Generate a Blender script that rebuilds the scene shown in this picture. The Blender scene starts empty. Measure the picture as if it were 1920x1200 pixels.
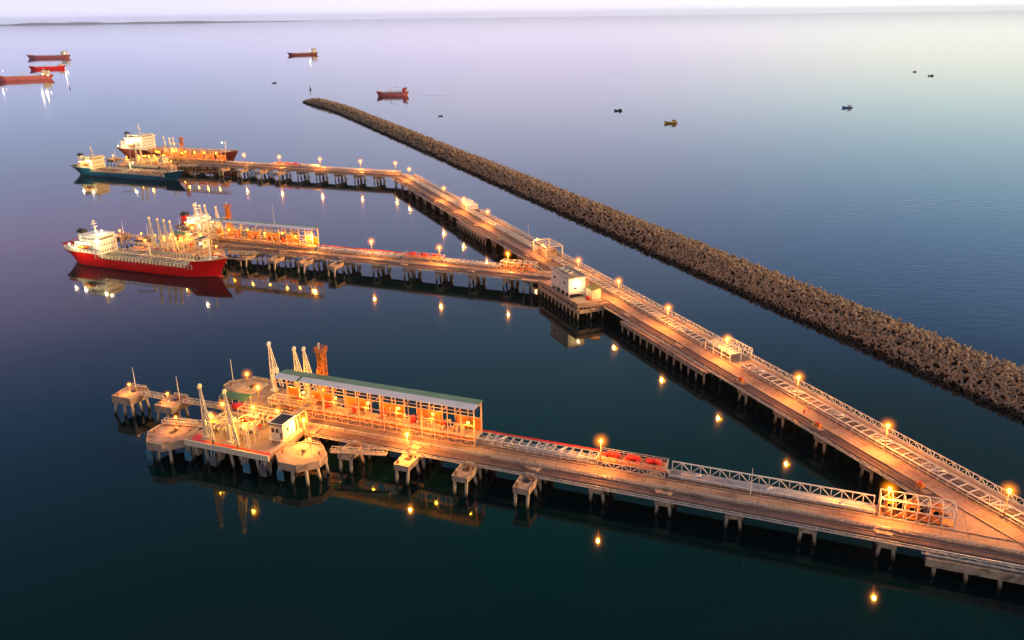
import bpy, math, random
import numpy as np
from mathutils import Vector, Matrix
R_ = math.radians
random.seed(7)
rng = np.random.default_rng(11)
S = bpy.context.scene
COL = S.collection

# ------------------------------------------------------------------ camera
H = 120.0
PITCH, ROLL = R_(20.121), R_(-0.762)
cd = bpy.data.cameras.new('camera')
cd.sensor_width = 36.0
cd.lens = 1560.6 / 1920 * 36.0
cd.clip_start = 1.0
cd.clip_end = 120000.0
cam = bpy.data.objects.new('camera', cd)
COL.objects.link(cam)
cp, sp = math.cos(PITCH), math.sin(PITCH)
fw = Vector((0, cp, -sp)); r0 = Vector((1, 0, 0)); u0 = Vector((0, sp, cp))
rt = r0 * math.cos(ROLL) + u0 * math.sin(ROLL)
up = u0 * math.cos(ROLL) - r0 * math.sin(ROLL)
cam.matrix_world = Matrix(((rt.x, up.x, -fw.x, 0), (rt.y, up.y, -fw.y, 0), (rt.z, up.z, -fw.z, H), (0, 0, 0, 1)))
S.camera = cam

# ------------------------------------------------------------------ view, sky, sun
S.view_settings.view_transform = 'Standard'
S.view_settings.look = 'None'
S.view_settings.exposure = 0.0
S.view_settings.gamma = 1.0
S.cycles.max_bounces = 6
S.cycles.diffuse_bounces = 2
S.cycles.glossy_bounces = 3
S.cycles.volume_bounces = 2
S.cycles.transparent_max_bounces = 8
S.cycles.sample_clamp_indirect = 4.0
S.cycles.caustics_reflective = False
S.cycles.caustics_refractive = False

SUN_EL, SUN_AZ = R_(22.0), R_(94.0)       # azimuth measured from +Y towards +X
w = bpy.data.worlds.new('World'); S.world = w; w.use_nodes = True
nt = w.node_tree; nt.nodes.clear()
def N(tree, kind, **kw):
    n = tree.nodes.new(kind)
    for k, v in kw.items(): setattr(n, k, v)
    return n
def ramp(tree, pts, interp='LINEAR'):
    n = N(tree, 'ShaderNodeValToRGB'); e = n.color_ramp.elements; n.color_ramp.interpolation = interp
    while len(e) < len(pts): e.new(0.5)
    for el, (p, c) in zip(e, pts): el.position = p; el.color = (*c, 1) if len(c) == 3 else c
    return n
def sky():
    L = nt.links.new
    tc = N(nt, 'ShaderNodeTexCoord'); sep = N(nt, 'ShaderNodeSeparateXYZ')
    L(tc.outputs['Generated'], sep.inputs[0])
    up_ = [(.78, (.20, .25, .38)), (1, (.20, .25, .38))]
    left = ramp(nt, [(0, (.96, .93, 1.20)), (.012, (.90, .87, 1.16)), (.03, (.76, .76, 1.10)), (.055, (.66, .70, 1.05)), (.1, (.54, .65, .97)), (.155, (.53, .59, .92)), (.21, (.66, .55, .92)), (.29, (.48, .43, .75)), (.33, (.26, .32, .62)), (.39, (.13, .26, .52)), (.485, (.08, .21, .36)), (.57, (.05, .18, .22))] + up_)
    mid = ramp(nt, [(0, (1.10, 1.02, 1.16)), (.012, (1.08, .97, 1.14)), (.03, (1.02, .90, 1.14)), (.045, (.95, .84, 1.10)), (.1, (.88, .86, 1.10)), (.16, (.73, .77, 1.08)), (.25, (.52, .62, .98)), (.345, (.25, .42, .66)), (.45, (.12, .34, .45)), (.57, (.04, .24, .27)), (.66, (.03, .20, .22))] + up_)
    right = ramp(nt, [(0, (1.22, 1.20, 1.15)), (.012, (1.18, 1.17, 1.08)), (.03, (1.14, 1.14, 1.0)), (.047, (1.10, 1.10, .95)), (.095, (.86, 1.06, 1.06)), (.145, (.64, .92, 1.10)), (.2, (.48, .76, 1.10)), (.25, (.36, .61, 1.06)), (.3, (.28, .51, .90)), (.33, (.20, .36, .70)), (.4, (.11, .24, .34)), (.58, (.03, .15, .17))] + up_)
    backl = ramp(nt, [(0, (.22, .18, .22)), (.3, (.13, .12, .18)), (.7, (.15, .16, .25)), (1, (.20, .25, .38))])
    back = ramp(nt, [(0, (1.15, .90, .82)), (.3, (.72, .62, .64)), (.7, (.20, .22, .32)), (1, (.20, .25, .38))])
    for q in (left, mid, right, back, backl): L(sep.outputs['Z'], q.inputs[0])
    at2 = N(nt, 'ShaderNodeMath', operation='ARCTAN2'); L(sep.outputs['X'], at2.inputs[0]); L(sep.outputs['Y'], at2.inputs[1])
    def blend(src, a, b, A, B):
        mr = N(nt, 'ShaderNodeMapRange', interpolation_type='SMOOTHSTEP'); L(src, mr.inputs[0]); mr.inputs[1].default_value = a; mr.inputs[2].default_value = b
        m_ = N(nt, 'ShaderNodeMix', data_type='RGBA'); L(mr.outputs[0], m_.inputs[0]); L(A, m_.inputs[6]); L(B, m_.inputs[7]); return m_.outputs[2]
    c1 = blend(at2.outputs[0], -.5, .05, left.outputs[0], mid.outputs[0]); c2 = blend(at2.outputs[0], .05, .5, c1, right.outputs[0])
    ab = N(nt, 'ShaderNodeMath', operation='ABSOLUTE'); L(at2.outputs[0], ab.inputs[0]); dt = N(nt, 'ShaderNodeVectorMath', operation='DOT_PRODUCT'); L(tc.outputs['Generated'], dt.inputs[0]); dt.inputs[1].default_value = (.17, -.985, 0)
    bk = blend(dt.outputs['Value'], .1, .85, backl.outputs[0], back.outputs[0]); c3 = blend(ab.outputs[0], .8, 1.5, c2, bk)
    sk = N(nt, 'ShaderNodeTexSky', sky_type='NISHITA'); sk.sun_disc = False; sk.sun_elevation = SUN_EL; sk.sun_rotation = SUN_AZ
    b1 = N(nt, 'ShaderNodeBackground'); L(sk.outputs[0], b1.inputs[0]); b1.inputs[1].default_value = 0.002
    b2 = N(nt, 'ShaderNodeBackground'); L(c3, b2.inputs[0]); b2.inputs[1].default_value = 1.08
    ad = N(nt, 'ShaderNodeAddShader'); L(b1.outputs[0], ad.inputs[0]); L(b2.outputs[0], ad.inputs[1])
    out = N(nt, 'ShaderNodeOutputWorld'); L(ad.outputs[0], out.inputs[0])
sky()
sd = bpy.data.lights.new('sun', 'SUN'); sd.energy = 4.2; sd.angle = R_(4); sd.color = (1.0, .56, .20)
sun = bpy.data.objects.new('sun', sd); COL.objects.link(sun)
sv = Vector((math.sin(SUN_AZ) * math.cos(SUN_EL), math.cos(SUN_AZ) * math.cos(SUN_EL), math.sin(SUN_EL)))
sun.rotation_euler = sv.to_track_quat('Z', 'Y').to_euler()

# ------------------------------------------------------------------ materials
def mat(name, c, rough=.7, metal=0., var=.25, scale=.6, c2=None, bump=0., spec=.5):
    m = bpy.data.materials.new(name); m.use_nodes = True; t = m.node_tree; L = t.links.new
    p = t.nodes['Principled BSDF']; p.inputs['Roughness'].default_value = rough; p.inputs['Metallic'].default_value = metal
    p.inputs['Specular IOR Level'].default_value = spec
    tc = N(t, 'ShaderNodeTexCoord')
    n1 = N(t, 'ShaderNodeTexNoise'); n1.inputs['Scale'].default_value = scale; n1.inputs['Detail'].default_value = 6; n1.inputs['Roughness'].default_value = .65
    L(tc.outputs['Object'], n1.inputs['Vector'])
    d = c2 if c2 else tuple(x * (1 - var * 1.6) for x in c)
    h = tuple(min(1, x * (1 + var * .6)) for x in c)
    r = ramp(t, [(.32, d), (.5, c), (.7, h)]); L(n1.outputs['Fac'], r.inputs[0]); L(r.outputs[0], p.inputs['Base Color'])
    if bump:
        b = N(t, 'ShaderNodeBump'); b.inputs['Strength'].default_value = bump; b.inputs['Distance'].default_value = .1
        n2 = N(t, 'ShaderNodeTexNoise'); n2.inputs['Scale'].default_value = scale * 6; L(tc.outputs['Object'], n2.inputs['Vector'])
        L(n2.outputs['Fac'], b.inputs['Height']); L(b.outputs[0], p.inputs['Normal'])
    return m
def glow(name, c, s):
    m = bpy.data.materials.new(name); m.use_nodes = True; t = m.node_tree; t.nodes.clear()
    e = N(t, 'ShaderNodeEmission'); e.inputs[0].default_value = (*c, 1); e.inputs[1].default_value = s
    o = N(t, 'ShaderNodeOutputMaterial'); t.links.new(e.outputs[0], o.inputs[0]); m.cycles.emission_sampling = 'NONE'
    return m
def halo(name, c, k):
    """added glow volume imitating lens bloom round a bulb, fading from its middle to its rim"""
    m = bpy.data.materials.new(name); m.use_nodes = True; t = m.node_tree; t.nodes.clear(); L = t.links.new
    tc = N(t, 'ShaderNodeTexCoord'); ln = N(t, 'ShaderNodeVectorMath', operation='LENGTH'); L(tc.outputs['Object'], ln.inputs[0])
    mr = N(t, 'ShaderNodeMapRange'); L(ln.outputs['Value'], mr.inputs[0]); mr.inputs[1].default_value = 0; mr.inputs[2].default_value = HALO_R; mr.inputs[3].default_value = 1; mr.inputs[4].default_value = 0
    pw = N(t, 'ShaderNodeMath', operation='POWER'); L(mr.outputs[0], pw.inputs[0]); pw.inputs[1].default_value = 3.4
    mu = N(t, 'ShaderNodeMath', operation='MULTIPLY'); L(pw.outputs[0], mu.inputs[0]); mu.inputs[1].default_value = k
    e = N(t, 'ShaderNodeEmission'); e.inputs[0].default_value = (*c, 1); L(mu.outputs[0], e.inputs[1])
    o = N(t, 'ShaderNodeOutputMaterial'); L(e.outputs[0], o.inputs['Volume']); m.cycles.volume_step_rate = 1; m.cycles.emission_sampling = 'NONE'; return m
HALO_R = 3.2  # radius of the added glow sphere round a full-size lamp
def road_mat():
    """worn concrete: slab joints every 5.8 m, tyre tracks, patches and oil stains"""
    m = mat('road_concrete', (.36, .25, .19), .8, var=.24, scale=.16, c2=(.22, .145, .105)); t = m.node_tree; L = t.links.new; p = t.nodes['Principled BSDF']
    src = p.inputs['Base Color'].links[0].from_socket
    tc = N(t, 'ShaderNodeTexCoord'); sp = N(t, 'ShaderNodeSeparateXYZ'); L(tc.outputs['Object'], sp.inputs[0])
    fr = N(t, 'ShaderNodeMath', operation='PINGPONG'); L(sp.outputs['X'], fr.inputs[0]); fr.inputs[1].default_value = 2.9
    jt = N(t, 'ShaderNodeMath', operation='LESS_THAN'); L(fr.outputs[0], jt.inputs[0]); jt.inputs[1].default_value = .09
    yy = N(t, 'ShaderNodeMath', operation='ADD'); L(sp.outputs['Y'], yy.inputs[0]); yy.inputs[1].default_value = 2.3
    ab = N(t, 'ShaderNodeMath', operation='ABSOLUTE'); L(yy.outputs[0], ab.inputs[0])
    d1 = N(t, 'ShaderNodeMath', operation='SUBTRACT'); L(ab.outputs[0], d1.inputs[0]); d1.inputs[1].default_value = .9
    d2 = N(t, 'ShaderNodeMath', operation='ABSOLUTE'); L(d1.outputs[0], d2.inputs[0])
    tr = N(t, 'ShaderNodeMapRange'); L(d2.outputs[0], tr.inputs[0]); tr.inputs[1].default_value = .15; tr.inputs[2].default_value = .5; tr.inputs[3].default_value = .16; tr.inputs[4].default_value = 0
    n2 = N(t, 'ShaderNodeTexNoise'); n2.inputs['Scale'].default_value = .7; n2.inputs['Detail'].default_value = 4; L(tc.outputs['Object'], n2.inputs['Vector'])
    st = N(t, 'ShaderNodeMapRange'); L(n2.outputs['Fac'], st.inputs[0]); st.inputs[1].default_value = .56; st.inputs[2].default_value = .72; st.inputs[3].default_value = 0; st.inputs[4].default_value = .42
    m1 = N(t, 'ShaderNodeMath', operation='MAXIMUM'); L(tr.outputs[0], m1.inputs[0]); L(st.outputs[0], m1.inputs[1])
    m2 = N(t, 'ShaderNodeMath', operation='MULTIPLY_ADD'); L(jt.outputs[0], m2.inputs[0]); m2.inputs[1].default_value = .5; L(m1.outputs[0], m2.inputs[2]); m2.use_clamp = True
    mx = N(t, 'ShaderNodeMix', data_type='RGBA'); L(m2.outputs[0], mx.inputs[0]); L(src, mx.inputs[6]); mx.inputs[7].default_value = (.06, .04, .03, 1); L(mx.outputs[2], p.inputs['Base Color'])
    return m
def wet(m):
    t = m.node_tree; L = t.links.new; p = t.nodes['Principled BSDF']; src = p.inputs['Base Color'].links[0].from_socket
    g = N(t, 'ShaderNodeNewGeometry'); sp = N(t, 'ShaderNodeSeparateXYZ'); L(g.outputs['Position'], sp.inputs[0])
    r = N(t, 'ShaderNodeMapRange'); L(sp.outputs['Z'], r.inputs[0]); r.inputs[1].default_value = .9; r.inputs[2].default_value = 2.0; r.inputs[3].default_value = 1; r.inputs[4].default_value = 0
    x = N(t, 'ShaderNodeMix', data_type='RGBA'); L(r.outputs[0], x.inputs[0]); L(src, x.inputs[6]); x.inputs[7].default_value = (.022, .02, .016, 1); L(x.outputs[2], p.inputs['Base Color']); return m
def banded(m, lo, z0, z1, streak=0.):
    """tide or boot-top band below z1, and run-off streaks down the sides"""
    t = m.node_tree; L = t.links.new; p = t.nodes['Principled BSDF']; src = p.inputs['Base Color'].links[0].from_socket
    tc = N(t, 'ShaderNodeTexCoord'); sp = N(t, 'ShaderNodeSeparateXYZ'); L(tc.outputs['Object'], sp.inputs[0])
    if streak:
        mp = N(t, 'ShaderNodeMapping'); mp.inputs['Scale'].default_value = (1.3, 1.3, .12); L(tc.outputs['Object'], mp.inputs[0])
        n = N(t, 'ShaderNodeTexNoise'); n.inputs['Scale'].default_value = .9; n.inputs['Detail'].default_value = 5; L(mp.outputs[0], n.inputs['Vector'])
        r = N(t, 'ShaderNodeMapRange'); L(n.outputs['Fac'], r.inputs[0]); r.inputs[1].default_value = .55; r.inputs[2].default_value = .75; r.inputs[3].default_value = 0; r.inputs[4].default_value = streak
        x = N(t, 'ShaderNodeMix', data_type='RGBA'); L(r.outputs[0], x.inputs[0]); L(src, x.inputs[6]); x.inputs[7].default_value = (.10, .045, .025, 1); src = x.outputs[2]
    n3 = N(t, 'ShaderNodeTexNoise'); n3.inputs['Scale'].default_value = 1.2; L(tc.outputs['Object'], n3.inputs['Vector'])
    ad = N(t, 'ShaderNodeMath', operation='MULTIPLY_ADD'); L(n3.outputs['Fac'], ad.inputs[0]); ad.inputs[1].default_value = (z1 - z0) * .8; L(sp.outputs['Z'], ad.inputs[2])
    r = N(t, 'ShaderNodeMapRange'); L(ad.outputs[0], r.inputs[0]); r.inputs[1].default_value = z0; r.inputs[2].default_value = z1; r.inputs[3].default_value = 1; r.inputs[4].default_value = 0
    x = N(t, 'ShaderNodeMix', data_type='RGBA'); L(r.outputs[0], x.inputs[0]); L(src, x.inputs[6]); x.inputs[7].default_value = (*lo, 1); L(x.outputs[2], p.inputs['Base Color']); return m
M = dict(
    conc=mat('concrete', (.38, .28, .21), .85, var=.4, scale=.3, c2=(.15, .10, .07), bump=.3),
    road=road_mat(),
    cap=mat('pile_cap_concrete', (.40, .31, .22), .85, var=.45, scale=.5),
    pile=banded(mat('pile_concrete', (.50, .42, .31), .7, var=.3, scale=.8), (.035, .04, .025), .9, 1.9, .35),
    rust=mat('rusty_steel', (.22, .11, .07), .75, var=.4, scale=.5),
    brown=mat('brown_pipe', (.20, .13, .11), .6, var=.3, scale=.2),
    steel=mat('galvanised_steel', (.62, .60, .56), .45, .1, var=.2, scale=1.),
    wcream=mat('warm_cream_steel', (.66, .43, .29), .5, var=.15, scale=.8), cream=mat('cream_paint', (.74, .66, .48), .5, var=.15, scale=.8),
    white=mat('white_paint', (.78, .76, .72), .5, var=.1, scale=.5),
    pipe=mat('silver_pipe', (.55, .52, .50), .35, .35, var=.2, scale=.3),
    red=mat('red_paint', (.68, .025, .015), .5, var=.25, scale=.4),
    redhull=banded(mat('red_hull', (.80, .010, .010), .4, var=.12, scale=.08), (.25, .02, .02), .45, .7, .22),
    maroon=mat('maroon_deck', (.22, .045, .03), .6, var=.3, scale=.3),
    bluehull=banded(mat('blue_hull', (.010, .13, .23), .4, var=.2, scale=.1), (.10, .02, .02), .3, .6, .3),
    blackhull=mat('black_hull', (.03, .028, .03), .45, var=.3, scale=.1),
    pinkhull=mat('faded_red_hull', (.55, .15, .17), .5, var=.25, scale=.05),
    navy=mat('navy_paint', (.03, .06, .16), .5),
    black=mat('black_rubber', (.03, .03, .035), .7),
    fend=mat('blue_fender', (.05, .20, .30), .5, var=.3),
    fendg=mat('grey_fender', (.12, .13, .15), .6, var=.3),
    green=mat('green_roof_sheet', (.09, .21, .10), .5, var=.2, scale=.3),
    wroof=mat('pale_roof_sheet', (.62, .64, .72), .45, var=.12, scale=.3),
    olive=mat('olive_paint', (.20, .19, .05), .7),
    dark=mat('dark_opening', (.02, .02, .022), .5),
    glass=mat('window_glass', (.03, .035, .045), .15, var=.05),
    deckg=mat('green_grey_deck', (.22, .23, .17), .7, var=.35, scale=.3),
    orange=mat('orange_paint', (.62, .20, .03), .5, var=.2),
    rope=mat('rope', (.5, .45, .38), .9),
    tetra=wet(mat('tetrapod_concrete', (.36, .275, .185), .9, var=.5, scale=.4, c2=(.085, .062, .045))),
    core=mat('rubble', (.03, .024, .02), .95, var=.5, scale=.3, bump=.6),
    hill=mat('hill_scrub', (.28, .28, .27), .95, var=.3, scale=.002),
    yboat=mat('ochre_boat', (.60, .40, .07), .6), bboat=mat('blue_boat', (.07, .26, .55), .6),
    skin=mat('skin', (.35, .2, .14), .6), coverall=mat('orange_red_coverall', (.5, .07, .03), .8), darkcloth=mat('dark_clothes', (.03, .03, .04), .9),
    amber=glow('amber_lamp_glow', (1, .44, .022), 26), whiteglow=glow('warm_white_lamp_glow', (1, .72, .36), 10), halo=halo('amber_bloom_halo', (1, .25, .008), 1.9),
)
AMB, YEL, WHT = (1, .31, .04), (1, .42, .02), (1, .74, .36)

# ------------------------------------------------------------------ mesh helpers
class MB:
    def __init__(s): s.v = []; s.f = []
    def add(s, vs, fs):
        o = len(s.v); s.v += [tuple(x) for x in vs]; s.f += [tuple(i + o for i in q) for q in fs]; return s
    def box(s, x0, x1, y0, y1, z0, z1):
        return s.add([(x0, y0, z0), (x1, y0, z0), (x1, y1, z0), (x0, y1, z0), (x0, y0, z1), (x1, y0, z1), (x1, y1, z1), (x0, y1, z1)],
                     [(3, 2, 1, 0), (4, 5, 6, 7), (0, 1, 5, 4), (1, 2, 6, 5), (2, 3, 7, 6), (3, 0, 4, 7)])
    def beam(s, p, q, wd=.2, ht=None):
        p, q = Vector(p), Vector(q); d = (q - p)
        if d.length < 1e-6: return s
        d.normalize(); a = d.cross(Vector((0, 0, 1)))
        if a.length < .05: a = d.cross(Vector((1, 0, 0)))
        a.normalize(); b = a.cross(d); a *= wd / 2; b *= (ht or wd) / 2
        return s.add([p - a - b, p + a - b, p + a + b, p - a + b, q - a - b, q + a - b, q + a + b, q - a + b],
                     [(0, 1, 2, 3), (7, 6, 5, 4), (0, 4, 5, 1), (1, 5, 6, 2), (2, 6, 7, 3), (3, 7, 4, 0)])
    def cyl(s, p, q, r, r2=None, n=8):
        p, q = Vector(p), Vector(q); d = q - p
        if d.length < 1e-6: return s
        d.normalize(); a = d.cross(Vector((0, 0, 1)))
        if a.length < .05: a = d.cross(Vector((1, 0, 0)))
        a.normalize(); b = a.cross(d); r2 = r if r2 is None else r2
        vs = []
        for c, rr in ((p, r), (q, r2)):
            for i in range(n):
                t = 2 * math.pi * i / n; vs.append(c + (a * math.cos(t) + b * math.sin(t)) * rr)
        return s.add(vs, [(i, (i + 1) % n, n + (i + 1) % n, n + i) for i in range(n)] + [tuple(range(n))[::-1], tuple(range(n, 2 * n))])
    def prism(s, pts, z0, z1):
        n = len(pts)
        return s.add([(x, y, z0) for x, y in pts] + [(x, y, z1) for x, y in pts],
                     [tuple(range(n))[::-1], tuple(range(n, 2 * n))] + [(i, (i + 1) % n, n + (i + 1) % n, n + i) for i in range(n)])
    def ball(s, c, r, n=8, m=6, sz=1.):
        vs = [(c[0], c[1], c[2] - r * sz)]; fs = []
        for j in range(1, m):
            a = -math.pi / 2 + math.pi * j / m
            for i in range(n):
                t = 2 * math.pi * i / n; vs.append((c[0] + r * math.cos(a) * math.cos(t), c[1] + r * math.cos(a) * math.sin(t), c[2] + r * sz * math.sin(a)))
        vs.append((c[0], c[1], c[2] + r * sz)); k = len(vs) - 1
        for i in range(n):
            fs.append((0, 1 + (i + 1) % n, 1 + i)); fs.append((k, k - n + i, k - n + (i + 1) % n))
            for j in range(m - 2): a = 1 + j * n; fs.append((a + i, a + (i + 1) % n, a + n + (i + 1) % n, a + n + i))
        return s.add(vs, fs)
    def truss(s, p, q, h, n, wd=.16, alt=True, diag=True):
        """vertical lattice from p to q (bottom chord), height h"""
        p, q = Vector(p), Vector(q); z = Vector((0, 0, h))
        s.beam(p, q, wd * 1.3); s.beam(p + z, q + z, wd * 1.3)
        for i in range(n + 1):
            a = p.lerp(q, i / n); s.beam(a, a + z, wd)
            if i < n and diag:
                b = p.lerp(q, (i + 1) / n)
                if alt and i % 2: s.beam(a + z, b, wd * .8)
                else: s.beam(a, b + z, wd * .8)
        return s
    def rail(s, p, q, h=1.1, n=6, wd=.09):
        p, q = Vector(p), Vector(q)
        for k in (.55, 1): s.beam(p + Vector((0, 0, h * k)), q + Vector((0, 0, h * k)), wd)
        for i in range(n + 1): a = p.lerp(q, i / n); s.beam(a, a + Vector((0, 0, h)), wd)
        return s
    def build(s, name, m, parent=None, smooth=False, label=None):
        me = bpy.data.meshes.new(name); me.from_pydata(s.v, [], s.f); me.materials.append(M[m] if isinstance(m, str) else m)
        if smooth:
            for p in me.polygons: p.use_smooth = True
        o = bpy.data.objects.new(name, me); COL.objects.link(o)
        if parent: o.parent = parent
        if label: o['label'] = label
        return o
def tag(o, label, cat, group=None, kind=None):
    if label: o['label'] = label
    if cat: o['category'] = cat
    if group: o['group'] = group
    if kind: o['kind'] = kind
    return o
def thing(name, label, cat, loc=(0, 0, 0), rz=0., group=None):
    o = bpy.data.objects.new(name, None); COL.objects.link(o); o.empty_display_size = .5
    o.location = loc; o.rotation_euler = (0, 0, rz); return tag(o, label, cat, group)
KIDS = {}
def dup(o, parent=None):
    c = o.copy(); COL.objects.link(c); c.parent = parent
    for ch in o.children: dup(ch, c)
    return c
class Frame:
    """a jetty's own axes: x along it towards its root, y to the far side, z up"""
    def __init__(s, ox, oy, ex):
        e = Vector(ex).normalized(); s.o = Vector((ox, oy)); s.ex = e; s.ey = Vector((-e.y, e.x)); s.a = math.atan2(e.y, e.x)
    def w(s, x, y, z=0.): p = s.o + s.ex * x + s.ey * y; return (p.x, p.y, z)
    def thing(s, name, label, cat, x=0, y=0, z=0, group=None, rz=0): return thing(name, label, cat, s.w(x, y, z), s.a + rz, group)
FT = Frame(114.7, 166.9, (.39325, -.91943))
FN = Frame(22.8, 193.2, (.932, -.362))
FM = Frame(-1.6, 376.0, (.932, -.362))
FF = Frame(-87.7, 636.5, (.932, -.362))

def light(name, loc, e, c, r=.3):
    l = bpy.data.lights.new(name, 'POINT'); l.energy = e; l.color = c; l.shadow_soft_size = r
    o = bpy.data.objects.new(name, l); COL.objects.link(o); o.location = loc; return o

# ------------------------------------------------------------------ water, hills
def water():
    m = bpy.data.materials.new('sea_water'); m.use_nodes = True; t = m.node_tree; L = t.links.new
    p = t.nodes['Principled BSDF']; p.inputs['Base Color'].default_value = (.0006, .0095, .0125, 1); p.inputs['Roughness'].default_value = .06
    p.inputs['IOR'].default_value = 1.333
    tc = N(t, 'ShaderNodeTexCoord')
    n1 = N(t, 'ShaderNodeTexNoise'); n1.inputs['Scale'].default_value = .16; n1.inputs['Detail'].default_value = 3
    mp = N(t, 'ShaderNodeMapping'); mp.inputs['Rotation'].default_value = (0, 0, .5); mp.inputs['Scale'].default_value = (.6, 1.5, 1)
    L(tc.outputs['Object'], mp.inputs[0]); L(mp.outputs[0], n1.inputs['Vector'])
    # calm inside the breakwater, ruffled outside it
    sx = N(t, 'ShaderNodeVectorMath', operation='DOT_PRODUCT'); L(tc.outputs['Object'], sx.inputs[0]); sx.inputs[1].default_value = (.91943, .39325, 0)
    c0 = FT.o.x * .91943 + FT.o.y * .39325
    mr = N(t, 'ShaderNodeMapRange'); L(sx.outputs['Value'], mr.inputs[0]); mr.inputs[1].default_value = c0 + 60; mr.inputs[2].default_value = c0 + 200
    mr.inputs[3].default_value = .06; mr.inputs[4].default_value = .42
    # ruffling averages out far away: roughness instead of bump
    cdn = N(t, 'ShaderNodeVectorMath', operation='LENGTH'); L(tc.outputs['Object'], cdn.inputs[0])
    fr = N(t, 'ShaderNodeMapRange'); L(cdn.outputs['Value'], fr.inputs[0]); fr.inputs[1].default_value = 200; fr.inputs[2].default_value = 1100; fr.inputs[3].default_value = 1; fr.inputs[4].default_value = .12
    mu = N(t, 'ShaderNodeMath', operation='MULTIPLY'); n4 = N(t, 'ShaderNodeTexNoise'); n4.inputs['Scale'].default_value = .007; n4.inputs['Detail'].default_value = 3; mp4 = N(t, 'ShaderNodeMapping'); mp4.inputs['Scale'].default_value = (.5, 2.2, 1); mp4.inputs['Rotation'].default_value = (0, 0, .3); L(tc.outputs['Object'], mp4.inputs[0]); L(mp4.outputs[0], n4.inputs['Vector'])
    r4 = N(t, 'ShaderNodeMapRange'); L(n4.outputs['Fac'], r4.inputs[0]); r4.inputs[1].default_value = .38; r4.inputs[2].default_value = .64; r4.inputs[3].default_value = .3; r4.inputs[4].default_value = 1.5   # cat's paws of wind
    mv = N(t, 'ShaderNodeMath', operation='MULTIPLY'); L(mr.outputs[0], mv.inputs[0]); L(r4.outputs[0], mv.inputs[1])
    L(mv.outputs[0], mu.inputs[0]); L(fr.outputs[0], mu.inputs[1])
    b = N(t, 'ShaderNodeBump'); b.inputs['Distance'].default_value = .35; L(mu.outputs[0], b.inputs['Strength']); L(n1.outputs['Fac'], b.inputs['Height'])
    L(b.outputs[0], p.inputs['Normal'])
    o = MB().add([(-60000, -2000, 0), (60000, -2000, 0), (60000, 52000, 0), (-60000, 52000, 0)], [(0, 1, 2, 3)]).build('sea', m)
    o['kind'] = 'structure'
water()
def hills():
    mb = MB(); nx, ny = 150, 14
    for j in range(ny):
        for i in range(nx):
            u = i / (nx - 1); v = j / (ny - 1)
            x = -26000 + 18500 * u; y = 27500 + 7000 * v + 1500 * u
            prof = (1 - u) ** .9 * (.55 + .25 * math.sin(u * 9 + 1) + .2 * math.sin(u * 23 + v * 4) + .12 * math.sin(u * 61 + v * 7))
            z = -5 + 290 * prof * math.sin(math.pi * min(1, v * 1.1 + .0)) ** .8 * (.6 + .4 * v) + 10 * random.random()
            if j == 0: z = -5
            mb.v.append((x, y, max(-5, z)))
    for j in range(ny - 1):
        for i in range(nx - 1): a = j * nx + i; mb.f.append((a, a + 1, a + nx + 1, a + nx))
    mb.build('hills', 'hill', smooth=True)['kind'] = 'structure'
hills()

HAZE = 1.5e-5
def haze():
    m = bpy.data.materials.new('sea_haze'); m.use_nodes = True; t = m.node_tree; t.nodes.clear()
    v = N(t, 'ShaderNodeVolumePrincipled'); v.inputs['Color'].default_value = (.93, .94, 1, 1); v.inputs['Density'].default_value = HAZE; v.inputs['Anisotropy'].default_value = .75
    o = N(t, 'ShaderNodeOutputMaterial'); t.links.new(v.outputs[0], o.inputs['Volume'])
    m.cycles.homogeneous_volume = True
    b = MB().box(-62000, 62000, -2100, 53000, -6, 270).build('haze', m); b['kind'] = 'stuff'; b['label'] = 'thin evening sea haze'
if HAZE: haze()

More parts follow.
